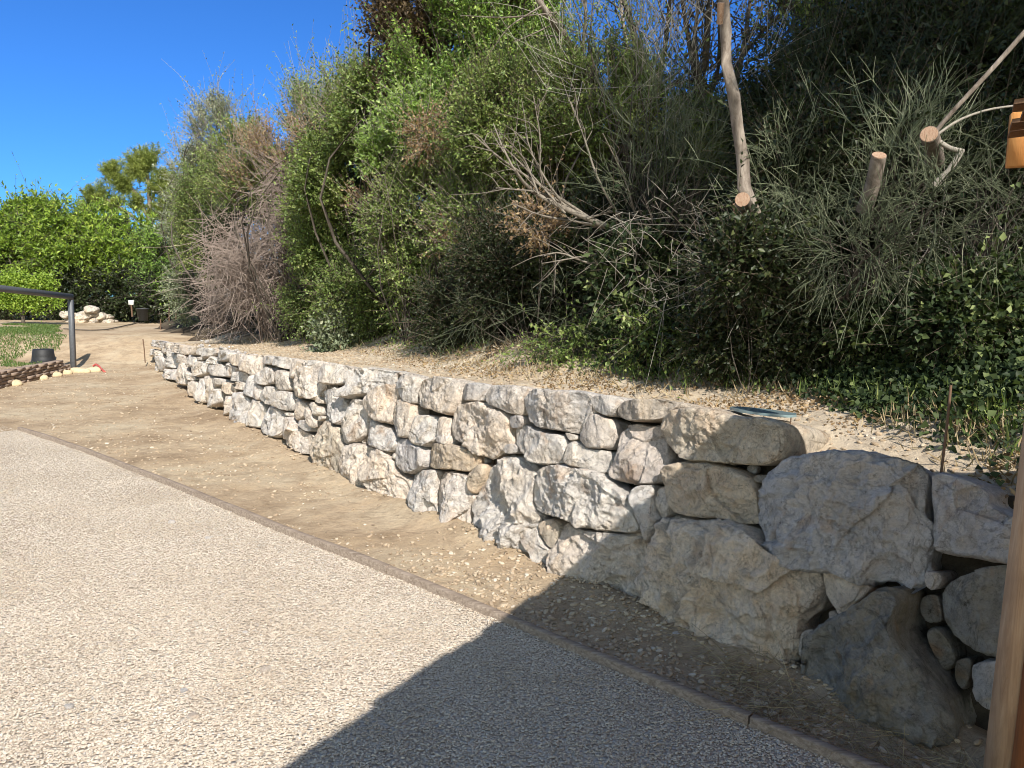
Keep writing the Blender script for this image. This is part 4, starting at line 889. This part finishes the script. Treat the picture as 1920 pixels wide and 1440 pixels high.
Q = (P[:, None]+Fd[:, None]*u*.75-Fd[:, None]*.3).reshape(-1, 3); Rd = unit(np.repeat(Fd, per, 0)*.7+rng.normal(0, .6, (n*per, 3)))
mb.leaves(Q, Rd, rng.normal(size=(n*per, 3)), .20, .024, np.clip(np.repeat(rng.normal(.6, .22, n), per)+rng.normal(0, .1, n*per), 0, 1)); mb.build('crown', L_PINE, pine)
# young tree by the tub
yb = onz(44, 626, .30); yt = empty('young_tree', yb, 'small round-headed young tree on the grass under the steel beam', 'tree')
mb = MB(); Yy = yb[1]; limb(mb, [yb-zz*.3, at(43, 600, Yy), at(46, 575, Yy), at(60, 545, Yy)], .07, .03); limb(mb, [at(43, 598, Yy), at(25, 565, Yy)], .04, .02); mb.build('trunk', M_BARK, yt, smooth=True)
mb = MB(); rng = np.random.default_rng(19); P, D = ell([E(42, 562, Yy, 62, 20), E(25, 530, Yy, 34, 24), E(80, 532, Yy, 26, 20)], 950, rng, .3, .6, .6, -.2, 1.5, 5); n = len(P); per = 8
mb.leaves(np.repeat(P, per, 0)+rng.normal(0, .10, (n*per, 3)), rng.normal(size=(n*per, 3))+np.array([0, 0, -.3]), rng.normal(0, .6, (n*per, 3))+np.array([.1, -.4, .7]), .085, .055, np.clip(rng.normal(.6, .2, n*per), 0, 1)); mb.build('crown', L_BRIGHT, yt)

# hedge on the bank, from the far end toward the camera
hg = 'shrubs on the bank above the wall'
def sb(label, *a, name='shrub', cat='shrub', **k): return shrub(name, label, cat, *a, group=hg, **k)
sb('grey-green ivy-clad shrub at the far left end of the bank', [E(375, 500, 23, 52, 110), E(385, 400, 22, 55, 80), E(405, 330, 22, 50, 50)], 5200, L_GREY, M_TWIG_GREY, .055, .035, .35, 12, .2, .8, .1, seed=21, gap=-.3, tr=.05, twr=.004)
sb('wispy shrub with thin airy shoots, topmost at the far left of the bank', [E(365, 310, 25, 36, 35), E(430, 260, 21, 46, 50), E(400, 225, 21, 22, 30)], 1900, L_GREY, M_TWIG_GREY, .06, .022, .55, 10, .9, .6, .1, seed=22, gap=-.1, tr=.04, twr=.004, lump=.5)
sb('olive green shrub behind the dead brushwood', [E(470, 330, 18.5, 80, 80), E(400, 420, 20, 60, 120)], 3600, L_OLIVE, M_TWIG_DARK, .05, .026, .35, 12, .5, .7, seed=23, gap=-.3, tr=.04, twr=.003)
sb('dead brushwood, tangled purplish-brown leafless twigs reaching down to the terrace', [E(505, 490, 14.6, 115, 115), E(450, 550, 15.6, 70, 75), E(560, 390, 14, 75, 80)], 4600, None, M_TWIG_DEAD, sl=.48, up=.0, spread=2.6, droop=.1, shell=.35, seed=24, gap=-.3, tr=.02, twr=.0048, outw=.0, name='dead_brushwood', cat='brushwood')
sb('dark shrub mass standing behind the dead brushwood', [E(500, 470, 17, 120, 130), E(600, 430, 15, 70, 130)], 3200, L_DARK_SHADE, M_TWIG_DARK, .06, .035, .35, 12, .4, .8, seed=58, gap=-.9, tr=.03, twr=.003, back=.7)
sb('shrub with rust-brown dried leaf tips above the dead brushwood', [E(550, 300, 14.5, 100, 55), E(605, 265, 14.2, 50, 40), E(480, 350, 15, 50, 40)], 1700, L_DRY, M_TWIG_DEAD, .045, .016, .35, 9, .9, .6, lump=.6, seed=25, gap=-.05, tr=.03, twr=.0035)
sb('green shrub under the rust-brown leaf tips', [E(520, 350, 15, 95, 45), E(620, 400, 13, 60, 60)], 2500, L_OLIVE, M_TWIG_DARK, .042, .022, .3, 12, .5, .7, seed=26, gap=-.3, tr=.03, twr=.003)
sb('tall willowy green shrub with sky on its left side', [E(600, 250, 14, 45, 55), E(565, 225, 14.3, 22, 40), E(655, 215, 13, 45, 60)], 2800, L_OLIVE, M_TWIG_GREY, .05, .017, .5, 13, 1.1, .45, seed=27, gap=-.15, lump=.5, tr=.03, twr=.003)
sb('big leafy green shrub in the middle left of the bank', [E(675, 350, 12, 90, 100), E(725, 240, 11.8, 70, 90), E(650, 460, 12.2, 65, 100)], 11500, L_OLIVE, M_TWIG_DARK, .042, .024, .28, 15, .5, .7, seed=28, gap=-.2, tr=.035, twr=.0025)
sb('dark upright shrub with brownish crown tip at the top of the photo', [E(770, 60, 11.5, 45, 110), E(790, 180, 11.5, 40, 80)], 2600, L_BROWN, M_BARK, .05, .028, .35, 12, .6, .7, seed=29, gap=-.2, tr=.04, twr=.003)
sb('light green leafy sapling glowing in the sun amid the darker shrubs', [E(775, 230, 10.2, 30, 60), E(730, 300, 10.2, 50, 25), E(790, 330, 10, 30, 20)], 1000, L_YOUNG, M_TWIG_GREY, .045, .026, .25, 11, .6, .7, seed=30, gap=-.2, tr=.015, twr=.0025)
sb('wide green shrub with thin shoots against the sky at top centre', [E(880, 120, 11, 110, 120), E(960, 60, 10.5, 80, 100), E(850, 260, 10.8, 100, 90)], 12500, L_GREEN, M_TWIG_DARK, .042, .02, .34, 15, .9, .55, seed=31, gap=-.15, tr=.035, twr=.0025)
sb('shaded grey-green shrub hanging low over the terrace in the middle', [E(700, 560, 10.6, 95, 70), E(820, 520, 9.4, 90, 100), E(600, 560, 13, 50, 70)], 6500, L_OLIVE, M_TWIG_DARK, .036, .02, .3, 12, .1, .8, .1, seed=32, gap=-.35, tr=.03, twr=.0025)
sb('dark shrub mass added deep behind the middle shrubs to blacken the gaps', [E(760, 400, 13.2, 180, 190), E(960, 380, 10.8, 150, 190)], 4200, L_DARK_SHADE, M_TWIG_DARK, .05, .028, .35, 12, .4, .8, seed=62, gap=-.9, tr=.03, twr=.003, back=.6)  # backing added so the holes between the lit shrubs turn dark
sb('leafy shrub with reddish dry sprigs in the middle of the bank', [E(800, 400, 9.6, 90, 90), E(900, 430, 8.6, 80, 80)], 5200, L_OLIVE, M_TWIG_DEAD, .034, .02, .28, 12, .4, .8, seed=33, gap=-.25, tr=.025, twr=.0025)
for lb_, e_, n_, sd_ in (('rusty dry sprig below the glowing light green sapling', E(805, 250, 9.6, 28, 35), 150, 34), ('rusty dry sprig low in the middle shrubs above the terrace', E(860, 455, 8.5, 35, 20), 150, 341),
    ('rusty dry sprig at the left of the middle shrubs, near the big leafy shrub', E(700, 380, 10.8, 40, 30), 160, 342), ('tan dry sprig hanging under the fan of bare branches', E(1010, 420, 6.9, 32, 30), 150, 343)):
    shrub('dry_sprig', lb_, 'dry sprig', [e_], n_, L_DRY, M_TWIG_DEAD, .032, .018, .22, 9, .2, .8, seed=sd_, gap=-.3, tr=.006, twr=.0022, trunks=1, group='rusty dry sprigs among the shrubs')
sb('dark green shrub below the bare branches, almost in shade', [E(960, 520, 7.6, 95, 100), E(880, 590, 7.9, 80, 60)], 5200, L_DARK_SHADE, M_TWIG_DARK, .032, .017, .26, 12, .1, .8, .1, seed=35, gap=-.3, tr=.02, twr=.002)
sb('olive shrub behind the bare branches', [E(1000, 260, 9, 110, 110), E(1120, 250, 8.4, 90, 110)], 10500, L_OLIVE, M_TWIG_DARK, .036, .018, .3, 15, .8, .6, seed=36, gap=-.25, tr=.03, twr=.0025)
def broom(label, cs, n, seed, sl=.45, up=.9, r=.0029, sub=4, droop=0, mat_=None, gap=-.2, lump=.35, spread=.45, bk=.10):
    n = int(n*bk); rng = np.random.default_rng(seed); P, D = ell(cs, n, rng, .2, lump, .3, gap+.15, 1.5, seed); n = len(P)
    c0 = np.mean([c[0] for c in cs], axis=0); base = np.array([c0[0], c0[1], gz(c0[0], c0[1])]); o = empty('broom_shrub', base, label, 'broom shrub', hg)
    mb = MB(); Dv = unit(D*.8+np.array([0, -.1, up])+rng.normal(0, spread, (n, 3))); L = sl*rng.uniform(.5, 1.3, n); t = np.linspace(0, 1, 5)[None, :, None]
    bend = rng.normal(0, .22, (n, 1, 3)); bend[..., 2] -= droop
    mb.tubes(P[:, None]+Dv[:, None]*L[:, None, None]*t+bend*L[:, None, None]*t**2, np.full(n, r), np.full(n, r*.5), rnd=rng.random(n)*.7)
    m = n*sub; T = rng.uniform(.15, .85, (n, sub, 1)); S = (P[:, None]+Dv[:, None]*L[:, None, None]*T+bend*L[:, None, None]*T**2).reshape(-1, 3)
    D2 = unit(np.repeat(Dv, sub, 0)+rng.normal(0, .45, (m, 3))); L2 = np.repeat(L, sub)*rng.uniform(.25, .55, m); t4 = np.linspace(0, 1, 4)[None, :, None]
    b2 = rng.normal(0, .2, (m, 1, 3)); b2[..., 2] -= droop
    mb.tubes(S[:, None]+D2[:, None]*L2[:, None, None]*t4+b2*L2[:, None, None]*t4**2, np.full(m, r*.75), np.full(m, r*.4), rnd=rng.random(m))
    mb.build('stems', mat_ or L_BROOM, o)
    st = MB(); k = 40; sel = rng.choice(n, min(k, n), replace=False); k = len(sel); base = np.array([c0[0], c0[1]+.3, max(base[2], c0[2]-.55*cs[0][1][2]-.25)]); b0 = base+np.stack([rng.normal(0, .08, k), rng.normal(0, .05, k), np.full(k, -.05)], 1); t7 = np.linspace(0, 1, 7)[None, :, None]
    e_ = P[sel]; st.tubes(b0[:, None]*(1-t7)+e_[:, None]*t7+rng.normal(0, .08, (k, 1, 3))*np.sin(t7*3.14), np.full(k, .006), np.full(k, .0025), rnd=rng.random(k)); st.build('branches', M_BARK, o)
    return o
broom('bluish-green broom with fine upright stems behind the bare branches', [E(1130, 130, 8.2, 100, 110), E(1220, 240, 7.2, 70, 80)], 1900, 41, .5, bk=.10)
broom('pale broom thicket in front of the cut trunk, left side', [E(1230, 340, 6.3, 110, 70), E(1300, 300, 6.2, 80, 60)], 2100, 42, .42, mat_=L_BROOM_SHADE)
broom('shaded broom hanging low over the terrace in the centre', [E(930, 600, 7.2, 90, 55), E(1080, 620, 6.3, 90, 80)], 1500, 43, .45, .1, droop=.4, mat_=L_BROOM_SHADE)
broom('dense sunlit broom tuft right of the cut trunk', [E(1490, 330, 5.4, 80, 60), E(1470, 440, 5.3, 70, 70)], 2300, 44, .34, .4, droop=.15)
broom('tall pale spiky broom standing up around the sawn stumps', [E(1690, 260, 5.2, 60, 50), E(1700, 340, 5.1, 80, 50)], 1000, 45, .34, 1.2, .0030, 6, spread=.4, bk=.16)
broom('sprawling broom below the sawn stumps', [E(1640, 470, 4.35, 120, 50), E(1580, 460, 4.5, 70, 50), E(1760, 380, 4.2, 50, 40)], 2600, 46, .36, .3, droop=.2, mat_=L_BROOM_SHADE)
broom('broom reaching in from the right behind the post', [E(1900, 400, 4.3, 110, 80), E(1860, 330, 4.5, 60, 40)], 1100, 47, .42, .2, droop=.1, r=.002, mat_=L_BROOM_SHADE)
broom('low shaded broom tangle above the ivy', [E(1500, 600, 4.9, 120, 80), E(1340, 560, 5.4, 90, 90), E(1680, 560, 4.6, 90, 60)], 1900, 48, .32, .3, mat_=L_BROOM_SHADE, droop=.1)
broom('dark wiry broom high up at the right', [E(1560, 200, 6.6, 130, 90), E(1430, 230, 7, 60, 70), E(1780, 150, 6, 120, 90)], 2600, 49, .5, .5, mat_=L_DARK_SHADE)
sb('dark dense shrub filling the upper right corner', [E(1700, 160, 7.6, 190, 120), E(1860, 120, 7, 140, 160), E(1520, 230, 7.8, 120, 90)], 8500, L_DARK_SHADE, M_BARK, .045, .022, .32, 12, .3, .8, seed=51, gap=-.5, tr=.03, twr=.0025, back=.6)
sb('dark bush low behind the cut trunk, closing the gap below the sky', [E(1255, 285, 8.6, 110, 75), E(1330, 300, 8.2, 90, 70)], 3000, L_OLIVE, M_TWIG_DARK, .034, .018, .3, 12, .7, .7, seed=66, gap=-.35, tr=.01)
sb('dark shrub against the sky at the top right', [E(1600, 50, 8.5, 120, 80), E(1800, 20, 8.2, 130, 70), E(1490, 60, 9, 40, 60)], 3400, L_OLIVE, M_BARK, .04, .02, .4, 11, .7, .6, seed=52, gap=-.05, tr=.03, twr=.0025, lump=.5)
sb('blackish undergrowth shrub behind the ivy at the right', [E(1700, 480, 5.7, 200, 110), E(1880, 520, 5.0, 120, 130), E(1500, 520, 6.1, 130, 110)], 6500, L_DARK_SHADE, M_BARK, .036, .02, .26, 12, .2, .9, seed=53, gap=-.6, tr=.02, twr=.002, back=.6)
sb('dark undergrowth shrub under the cut trunk', [E(1300, 520, 6.6, 150, 120), E(1130, 500, 7.1, 110, 110), E(1400, 620, 5.6, 120, 70)], 7000, L_DARK_SHADE, M_BARK, .036, .02, .26, 12, .2, .9, seed=54, gap=-.6, tr=.02, twr=.002, back=.6)
sb('glossy-leaved shrub low in the centre, larger mid green leaves', [E(1190, 560, 5.9, 60, 110), E(1230, 640, 5.6, 45, 50)], 620, L_IVY, M_TWIG_DARK, .055, .032, .25, 8, .1, .8, seed=55, gap=-.4, tr=.012, twr=.002)
sb('shrub of thin grey twigs in the shade low on the right', [E(1450, 560, 5.0, 170, 110), E(1750, 520, 4.5, 160, 110), E(1250, 480, 5.7, 120, 120)], 300, None, M_TWIG_GREY, sl=.3, up=.0, spread=2.2, droop=.1, seed=56, gap=-.7, tr=.006, twr=.0022, outw=.1, name='twiggy_shrub')
sb('upper twiggy shrub of thin bare stems in front of the sky', [E(1150, 120, 7.8, 140, 130), E(1330, 130, 7.6, 140, 130)], 160, None, M_TWIG_GREY, sl=.7, up=.9, spread=.9, seed=57, gap=-.7, tr=.014, twr=.0028, name='twiggy_shrub')
sb('small dark leafy shrub hiding the foot of the cut trunk', [E(1430, 480, 4.75, 75, 45), E(1400, 520, 4.75, 70, 50)], 700, L_DARK_SHADE, M_TWIG_DARK, .034, .02, .2, 10, .3, .8, seed=59, gap=-.5, tr=.005, trunks=1)
sb('dark shrub filling the hollow behind the sawn stumps', [E(1680, 330, 5.6, 130, 100), E(1850, 380, 5.2, 100, 120), E(1520, 330, 5.8, 110, 110)], 3600, L_DARK_SHADE, M_TWIG_DARK, .036, .02, .26, 11, .3, .8, seed=60, gap=-.5, tr=.008, trunks=2)
sb('low dark leafy thicket between the cut trunk and the ivy', [E(1400, 640, 5.0, 90, 50), E(1530, 640, 4.75, 90, 55)], 2600, L_DARK_SHADE, M_TWIG_DARK, .032, .019, .2, 11, .1, .9, .1, seed=63, gap=-.7, tr=.005, trunks=1)
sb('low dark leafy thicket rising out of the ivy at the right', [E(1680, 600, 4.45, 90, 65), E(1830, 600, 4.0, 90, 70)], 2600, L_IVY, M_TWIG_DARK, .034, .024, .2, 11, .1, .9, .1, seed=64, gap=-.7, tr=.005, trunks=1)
sb('weedy yellow-green sprays hanging low in the centre', [E(1240, 650, 5.5, 60, 45), E(1080, 660, 6.1, 60, 35)], 420, L_OLIVE, M_TWIG_DARK, .032, .016, .24, 11, .1, .8, .3, seed=65, gap=-.4, tr=.005, trunks=1)
# small bright shrub on the terrace
sc0 = onz(632, 664, .84)
props_ = shrub('terrace_shrub', 'small bright shrub growing alone on the terrace at the foot of the bank', 'shrub', [(sc0+np.array([0, 0, .22]), (.30, .25, .30)), (sc0+np.array([.0, 0, .55]), (.14, .14, .28))], 420, L_GREY, M_TWIG_GREY, .05, .032, .18, 10, .5, .6, seed=61, base=sc0, tr=.012, gap=-.6)
# ivy and ground plants at the right
rng = np.random.default_rng(71); n = 9000
U_ = rng.random(n); P = np.array([at(x, 700, Y) for x, Y in zip(1560+U_*420, 4.7-U_*1.3)]); P[:, 0] += rng.normal(0, .25, n); P[:, 1] += rng.uniform(-.45, 1.0, n)
P = P[(hedge_sd(P) > -.12+.12*np.sin(P[:, 0]*9))]; P[:, 2] = upper_z(P[:, 0], P[:, 1])+rng.uniform(0, .24, len(P))*np.clip(hedge_sd(P)+.45, .15, 1.4)
mb = MB(); n = len(P); mb.leaves(P, rng.normal(size=(n, 3))+np.array([-.2, -.6, -.1]), rng.normal(0, .45, (n, 3))+np.array([-.1, -.7, .8]), rng.uniform(.02, .05, n), rng.uniform(.02, .045, n), np.clip(rng.normal(.45, .25, n), 0, 1))
props(mb.build('ivy', L_IVY), 'ivy carpet covering the foot of the bank at the right', 'ivy', kind='stuff')
# dry grass, litter and fringe along the foot of the bank
def fringe(name, label, n, m_, x0, x1, lo, hi, ln, wd, up_, seed, cat='grass', zoff=0):
    rng = np.random.default_rng(seed); px = rng.uniform(x0, x1, n); Yk = np.interp(px, [p[0] for p in HB_PX], [p[2] for p in HB_PX]); yk = np.interp(px, [p[0] for p in HB_PX], [p[1] for p in HB_PX])
    P = np.array([at(a, b_, c_) for a, b_, c_ in zip(px, yk, Yk)]); P[:, :2] += rng.uniform(lo, hi, (n, 1))*np.array([.35, .94])+rng.normal(0, .06, (n, 2))
    P = P[(fbm(P*2.2, seed, 2) > -.25)]; n = len(P); P[:, 2] = upper_z(P[:, 0], P[:, 1])+zoff+rng.random(n)*.012
    D = rng.normal(0, .5, (n, 3))+np.array([0, 0, up_]); mb = MB(); mb.leaves(P, D, rng.normal(size=(n, 3)), ln*rng.uniform(.5, 1.3, n), wd, rng.random(n)); props(mb.build(name, m_), label, cat, kind='stuff')
fringe('dry_grass', 'dry straw grass along the foot of the bank', 3200, L_STRAW, 380, 1930, -.45, .5, .10, .006, .55, 81)
fringe('green_grass', 'green grass tufts at the foot of the bank', 900, L_OLIVE, 1050, 1930, -.15, .5, .12, .007, 1.1, 82)
fringe('leaf_litter', 'dry leaf litter on the terrace under the shrubs', 7000, L_DRY, 700, 1930, -.6, .6, .03, .018, .1, 83, 'leaf litter', .004)
fringe('low_plants', 'low leafy weeds creeping out from the bank', 5000, L_OLIVE, 500, 1900, -.05, .6, .035, .02, .6, 84, 'weeds', .03)
# litter by the near wall foot
rng = np.random.default_rng(91); n = 2600; P = np.stack([rng.uniform(.9, 2.0, n), rng.uniform(2.1, 3.6, n), np.zeros(n)], 1); s1, _ = plan_sd(P); P = P[(s1 < -.02) & (s1 > -.6) & (drive_sd(P) < -.04)]; P[:, 2] = .012+rng.random(len(P))*.03; n = len(P)
mb = MB(); dd = rng.normal(0, 1, (n, 3)); dd[:, 2] = rng.normal(.05, .22, n); dd = unit(dd); t4 = np.linspace(0, 1, 4)[None, :, None]; LL = rng.uniform(.05, .25, n)[:, None, None]
bb = rng.normal(0, .2, (n, 1, 3)); bb[..., 2] = -np.abs(bb[..., 2])*.3
mb.tubes(P[:, None]+dd[:, None]*LL*t4+bb*LL*t4**2, np.full(n, .0014), np.full(n, .0007), rnd=rng.random(n)); props(mb.build('dry_stalks', L_STRAW), 'dry grass stalks strewn at the foot of the darkest boulder', 'stalks', kind='stuff')
# lawn patch at the left
rng = np.random.default_rng(95); n = 60000; P = np.stack([rng.uniform(-19, -9, n), rng.uniform(17.0, 26, n), np.zeros(n)], 1)
k_ = P[:, 0] < -.585*P[:, 1]-.3+.5*fbm(P*.7, 3, 2); k_ &= fbm(P*.5, 9, 3) > -.45; P = P[k_]; P[:, 2] = lower_z(P[:, 0], P[:, 1]); n = len(P)
mb = MB(); mb.leaves(P, rng.normal(0, .4, (n, 3))+np.array([0, 0, 1]), rng.normal(size=(n, 3)), rng.uniform(.03, .09, n), .02, rng.random(n)); props(mb.build('grass', L_GRASS), 'patch of green grass behind the steel frame', 'grass', kind='stuff')

# trunks, limbs and stumps
mb = MB(); Yt = 4.95
tk = empty('cut_trunk', at(1412, 415, Yt), 'tall pale trunk with sawn-off side branches rising out of the broom', 'tree trunk')
pts = [at(1420, 440, Yt+.15), at(1416, 425, Yt+.1), at(1410, 400, Yt), at(1395, 350, Yt), at(1393, 300, Yt+.03), at(1383, 240, Yt), at(1376, 180, Yt-.03), at(1362, 120, Yt), at(1361, 60, Yt+.03), at(1357, 0, Yt), at(1352, -80, Yt)]
mb.tube(pts, np.array([.065, .06, .055, .043, .040, .036, .038, .033, .036, .031, .030]), 14); mb.build('trunk', M_BARK_PALE, tk, smooth=True)
mb = MB()
mb.tube([at(1400, 392, Yt), at(1392, 374, Yt-.22)], [.05, .044], 14, capmi=1); mb.build('branch_stub', [M_BARK_PALE, M_CUT], tk)
mb = MB(); mb.tube([at(1350, 45, Yt-.02), at(1352, 5, Yt-.075)], [.018, .022], 10, capmi=0, mi=0); mb.build('branch_scar', [M_CUT], tk)
mb = MB()
mb.tube([at(1384, 410, Yt), at(1379, 385, Yt-.1)], [.02, .02], 8, capmi=1, mi=1); mb.build('branch_stub', [M_BARK_PALE, M_CUT], tk)
def stump(label, a, b_, r_):
    mb = MB(); o = empty('sawn_stump', a, label, 'stump', 'sawn stumps on the bank'); mb.tube([a, (a+b_)/2+np.array([.01, 0, 0]), b_], [r_*1.12, r_, r_*.98], 18); mb.build('bark', M_BARK_PALE, o, smooth=True)
    d = unit(b_-a); m2 = MB(); m2.tube([b_+d*.001, b_+d*.006], [r_*.93, r_*.9], 18, mi=0); m2.build('cut_face', M_CUT, o); return o
stump('leaning sawn stump with pale cut face among the broom', at(1620, 395, 4.45), at(1648, 292, 4.25), .040)
st2 = stump('short sawn stump facing the camera, with a forked side branch', at(1752, 300, 4.45), at(1742, 252, 4.15), .046)
mb = MB(); limb(mb, [at(1755, 262, 4.2), at(1780, 278, 4.2), at(1806, 284, 4.2)], .013, .013); limb(mb, [at(1804, 282, 4.2), at(1780, 320, 4.22), at(1750, 350, 4.25)], .016, .022)
limb(mb, [at(1758, 252, 4.2), at(1795, 225, 4.2), at(1850, 205, 4.2), at(1905, 198, 4.2)], .008, .006); mb.build('side_branch', M_TWIG_GREY, st2, smooth=True)
mb = MB(); limb(mb, [at(1930, 50, 4.1), at(1860, 130, 4.15), at(1780, 215, 4.2), at(1740, 265, 4.25)], .014, .012); props(mb.build('leaning_pole', M_BARK_PALE, smooth=True), 'long straight grey pole slanting down from the top right corner', 'pole')
# bare branch fan
bb_ = empty('bare_branches', at(1160, 440, 6.2), 'fan of greyish leafless branches with snapped tips in the centre of the bank', 'dead branch')
mb = MB(); rng = np.random.default_rng(33); root = at(1190, 450, 6.4)
mains = [[(1185, 445), (1080, 400), (1020, 375), (985, 350), (950, 300), (925, 232)], [(1100, 405), (1010, 345), (940, 300), (885, 250)], [(1060, 400), (1000, 330), (960, 290), (930, 262)], [(1090, 402), (1020, 360), (960, 355), (930, 352)],
         [(1120, 420), (1060, 395), (1000, 300), (985, 250)], [(1150, 430), (1080, 415), (1010, 405), (960, 380)], [(1010, 365), (985, 300), (960, 270)], [(1185, 445), (1120, 340), (1100, 270), (1070, 190)], [(1200, 430), (1170, 330), (1130, 250)], [(1100, 410), (1150, 395), (1220, 410)],
         [(1160, 470), (1100, 480), (1040, 490)], [(1170, 480), (1110, 500), (1050, 470), (1020, 480)], [(1040, 380), (1010, 330), (1015, 260), (1000, 180)]]
for k, L in enumerate(mains):
    pts = [at(x, y, 6.35-.35*j/len(L)+.12*rng.normal()) for j, (x, y) in enumerate(L)]; r0 = .028 if k == 0 else rng.uniform(.008, .016); limb(mb, pts, r0, .004, 7)
    for j in range(9):
        a = rng.integers(1, len(pts)); p = pts[a]*rng.random()+pts[a-1]*0; u = rng.random(); p = pts[a-1]*(1-u)+pts[a]*u; d = unit(unit(pts[a]-pts[a-1])+rng.normal(0, .5, 3)); l = rng.uniform(.12, .4)
        limb(mb, [p, p+d*l*.5+rng.normal(0, .02, 3), p+d*l+rng.normal(0, .05, 3)], .0045, .0015, 4)
mb.build('limbs', bark('dull_grey_twig', (.12, .10, .08), (.21, .18, .145), (.29, .255, .21), 20), bb_, smooth=True)
# dry sprig hanging in the middle
# dark tree stems against the sky
def stems(label, L, rs, m_, Y, seed, leafy=None, name='tree', kids=16):
    rng = np.random.default_rng(seed); o = empty(name, at(*L[0][0], Y), label, 'tree', 'slender trees against the sky'); mb = MB(); tips = []
    for k, pl_ in enumerate(L):
        pts = [at(x, y, Y+.15*rng.normal()) for x, y in pl_]; limb(mb, pts, rs[k], rs[k]*.45, 7)
        for j in range(kids):
            a = rng.integers(1, len(pts)); u = rng.random(); p = pts[a-1]*(1-u)+pts[a]*u; d = unit(unit(pts[a]-pts[a-1])*.8+rng.normal(0, .6, 3)+np.array([0, 0, .4])); l = rng.uniform(.3, 1.1)
            q_ = p+d*l+rng.normal(0, .08, 3); limb(mb, [p, p+d*l*.5+rng.normal(0, .04, 3), q_], rs[k]*.22, .003, 4); tips.append((p, q_))
    mb.build('trunk', m_, o, smooth=True)
    if leafy:
        mb = MB(); A = np.array([t[0] for t in tips]); B = np.array([t[1] for t in tips]); per = leafy[1]; u = rng.uniform(.3, 1.1, (len(A), per, 1)); P = (A[:, None]*(1-u)+B[:, None]*u).reshape(-1, 3)+rng.normal(0, .09, (len(A)*per, 3)); n = len(P)
        mb.leaves(P, rng.normal(size=(n, 3)), rng.normal(0, .6, (n, 3))+np.array([0, -.4, .7]), rng.uniform(.03, .06, n), rng.uniform(.015, .03, n), np.clip(rng.normal(.5, .2, n), 0, 1)); mb.build('crown', leafy[0], o)
    return o
stems('many-stemmed dark slender tree just left of the cut trunk', [[(1312, 330), (1316, 230), (1318, 160), (1325, 90), (1330, -40)], [(1314, 210), (1300, 120), (1285, 40), (1270, -60)], [(1316, 200), (1345, 150), (1352, 80), (1345, -20)], [(1318, 180), (1300, 90), (1310, 0)]], [.06, .035, .035, .03], M_BARK, 7.8, 3, (L_BROWN, 22))
stems('thin leaning tree with sparse leaves right of the cut trunk', [[(1370, 200), (1395, 90), (1405, 10), (1415, -60)], [(1375, 130), (1420, 70), (1480, 10)], [(1395, 120), (1450, 90), (1500, 30)]], [.03, .018, .014], M_BARK, 8.0, 4, (L_BROWN, 26))
stems('dark forked tree left of centre top, crossing limbs', [[(1215, 220), (1225, 170), (1200, 110), (1180, 30), (1150, -60)], [(1222, 175), (1245, 110), (1255, 20), (1260, -60)], [(1225, 170), (1290, 150), (1330, 160)]], [.05, .03, .02], M_BARK, 7.9, 5, (L_OLIVE, 22))
stems('pale leaning branch tree at the top centre', [[(1110, 150), (1060, 70), (1020, 20), (985, -50)], [(1190, 130), (1170, 60), (1160, -40)], [(1090, 110), (1100, 20), (1080, -50)]], [.045, .02, .02], M_BARK_PALE, 7.6, 6, (L_OLIVE, 22))
stems('dark tree stems in the top right corner against the sky', [[(1640, 200), (1650, 60), (1630, -40)], [(1760, 220), (1740, 80), (1760, -40)], [(1560, 160), (1540, 60), (1545, -40)]], [.05, .04, .03], M_BARK, 8.2, 8, (L_DARK_SHADE, 26))
tc_ = np.array([5.9, .1, 9.3])
shrub('broadleaf_tree', 'unseen tall tree added right of the timber shelter to shade the upper right bank', 'tree', [(tc_, (2.5, 1.6, 1.9)), (tc_+np.array([-1.3, .3, -.9]), (1.4, 1.2, 1.1)), (tc_+np.array([2.3, 0, 1.2]), (2.2, 1.5, 1.8)), (tc_+np.array([1.2, 0, -1.2]), (2.0, 1.4, 1.2))], 5200, L_OLIVE, M_BARK, .13, .075, .55, 10, .3, .8, .1, .1, .4, -.3, 99, base=np.array([6.4, .1, 0.0]), tr=.10, twr=.006, back=1)  # added tree outside the view, placed only for the shade it casts
print('done')
